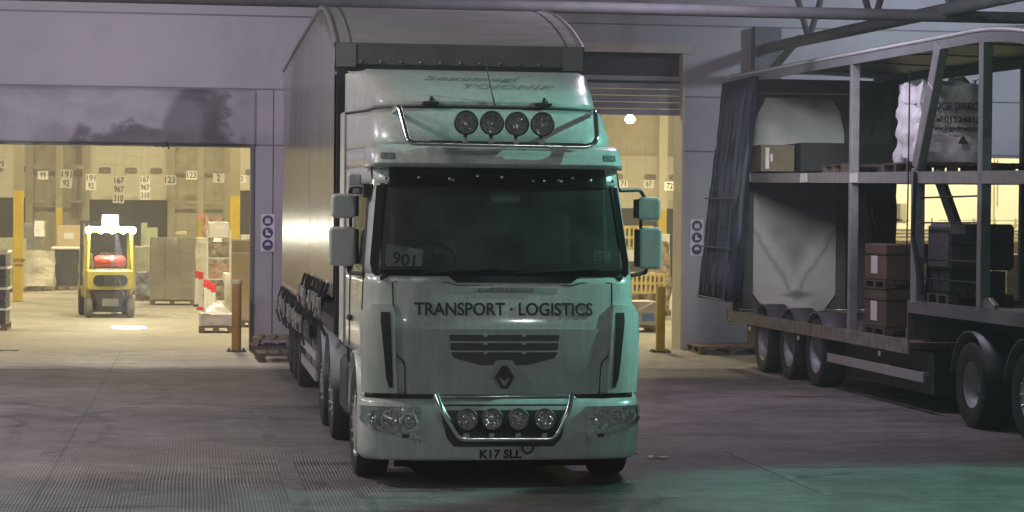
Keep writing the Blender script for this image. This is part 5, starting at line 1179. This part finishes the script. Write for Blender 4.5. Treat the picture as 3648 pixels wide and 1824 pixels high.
# mid deck items
def zm(y): return zl(y,3.16,2.91)
pb=pallet(9.55,27.4,zm(27.4)+.005,1.2,1.1,'dark pallet under the big printed bag on the middle deck',WOODD)
for i,(x,lab) in enumerate(((10.78,'empty dark pallet right of the printed bag on the middle deck'),)): pallet(x,27.6,zm(27.6)+.005,1.15,1.1,lab,WOODD)
pallet(9.6,30.4,zm(30.4)+.005,1.2,1.0,'dark pallet left of the pillar on the middle deck',WOODD)
zb=zm(27.4)+.152
t=thing('bulk_bag',(9.5,27.4,zb),'big crumpled white bulk bag printed with a phone number standing on the middle deck','bulk bag')
bx0,bx1,by0,by1=at(2312,300,26.9).x,at(2492,300,26.9).x,26.9,27.9
a=MB(); n_=26; rows=[]
for j in range(17):
    tt=j/16; z=zb+1.0*tt; k=1-.10*tt-.12*max(0,tt-.75)*4*.25; row=[]
    per=[]
    for i in range(4*n_):
        s_,f_=divmod(i,n_); f_=f_/n_
        x,y=[(bx0+(bx1-bx0)*f_,by0),(bx1,by0+(by1-by0)*f_),(bx1-(bx1-bx0)*f_,by1),(bx0,by1-(by1-by0)*f_)][s_]
        cx,cy=(bx0+bx1)/2,(by0+by1)/2; x=cx+(x-cx)*k; y=cy+(y-cy)*k
        # bulge at mid faces, folds run across
        bl_=.05*math.sin(PI*f_)*math.sin(PI*min(1,tt*1.1)); fold=.018*math.sin(z*26+x*4+5*noise.noise(Vector((x*2.5,y*2.5,z*2))))+.06*noise.noise(Vector((x*3,y*3,z*6)))+.025*noise.noise(Vector((x*9,y*9,z*14)))
        v=Vector((x-cx,y-cy,0)).normalized()*(bl_+fold); row.append(Vector((x,y,z+(.10*noise.noise(Vector((x*3,y*3,0))) if tt>.8 else 0)))+v)
    rows.append(row)
a.grid(rows,close=True); top=[Vector(((bx0+bx1)/2+(r_.x-(bx0+bx1)/2)*.5,(by0+by1)/2+(r_.y-(by0+by1)/2)*.5,r_.z+.03+.08*noise.noise(r_*6))) for r_ in rows[-1]]
a.grid([rows[-1],top],close=True); a.f.append(tuple(len(a.v)-4*n_+i for i in range(4*n_))); a.build('bag_body',BAGM,t,smooth=True)
lumpy((bx0+bx1)/2+.05,by0+.2,zb+.95,bx1-.18,by1-.2,zb+1.1,.08,7,4,.5).build('dark_contents',GOODS,t,smooth=True)
for (xx,yy) in ((bx0+.15,by0+.15),(bx1-.12,by0+.15),(bx0+.15,by1-.15),(bx1-.12,by1-.15)):
    a=MB(); a.tube([(xx-.06,yy,zb+.88),(xx-.05,yy-.02,zb+1.05),(xx+.03,yy,zb+1.08),(xx+.06,yy+.05,zb+.88)],.022,6); a.build('lifting_loop',BAGM,t,smooth=True)
for s,px,py,w_,sz in (('LOGS DIRECT',2408,268,.70,.13),('Tel:015248124',2410,301,.72,.10),('www.logsdirect.co.uk',2412,323,.80,.08)):
    P=at(px,py,26.82); text(s,sz,frontM((P.x,26.83,P.z)),'lettering',mat('bag_ink',(.06,.06,.07),.7),t,width=w_,offset=.003)
P=at(2424,352,26.82); a=MB(); a.prism([(P.x-.07,P.z-.05),(P.x+.07,P.z-.05),(P.x+.03,P.z+.0),(P.x+.0,P.z+.06),(P.x-.04,P.z+.01)],26.825,26.832); a.build('printed_mark',MATS['bag_ink'],t)
a=MB(); P=at(1908,380,34.6); a.box(9.0,34.4,3.20,9.55,35.0,3.60); a.box(8.99,34.39,3.60,9.56,35.01,3.625); o=a.build('brown_crate',mat('crate_brown',(.20,.16,.10),.7,0,.2,5),None); tag(o,'small brown crate with peeling white tape at the rear of the middle deck','crate')
a=MB(); a.box(9.07,34.38,3.24,9.13,34.388,3.58); a.box(9.15,34.38,3.36,9.19,34.388,3.48); a.build('tape',WPL,o)
stackbox('dark_container',9.6,34.2,3.20,11.2,35.2,3.66,mat('container_black',(.02,.024,.024),.6),'long low black box beside the brown crate at the rear of the middle deck','box')
# fallen white sacks beyond the trailer
o=lumpy(atz(2478,765,0).x,45.5,.7,atz(2478,765,0).x+2.2,46.6,1.15,.14,10,9,.15).build('white_sacks',SACKW,None,smooth=True); tag(o,'heap of crumpled white sheeting on top of goods behind the double deck trailer','sheeting')
load(2478,2570,762,840,45.6,'low goods hidden behind the front deck carrying the white sheeting',CARDB,'box',1.0,n=(2,1,1))
# litter
for px,py,w_,lab in ((22,884,.35,'small dark scrap of rubber on the sunlit coloured floor near the left edge'),(1655,1155,.18,'crumpled white paper scrap on the yard right of the truck')):
    p=atz(px,py,0); a=MB(); 
    pts=[Vector((p.x-w_/2+w_*i/6,p.y+random.uniform(-.04,.04),.012+random.uniform(0,.02))) for i in range(7)]
    for q,r_ in zip(pts,pts[1:]): a.bar(q,r_,.05,.012)
    tag(a.build('litter_scrap',BLACKP if 'dark' in lab else WPL),lab.replace('sunlit coloured','pale'),'litter')

# ---------------------------------------------------------------- haze
hm=bpy.data.materials.new('haze'); hm.use_nodes=True; hn=hm.node_tree; hn.nodes.clear()
ho=hn.nodes.new('ShaderNodeOutputMaterial'); hv=hn.nodes.new('ShaderNodeVolumePrincipled'); hv.inputs['Density'].default_value=.004; hv.inputs['Color'].default_value=(.9,.9,.9,1); hv.inputs['Anisotropy'].default_value=.3; hn.links.new(hv.outputs[0],ho.inputs['Volume'])  # thin volume added to spread lamp glare and lift blacks
mb=MB(); mb.box(-160,-61,-1.5,165,100,16); hz=mb.build('haze',hm); hz['kind']='stuff'; hz['label']='thin haze added for lamp glare and lifted blacks in the yard and hall air'
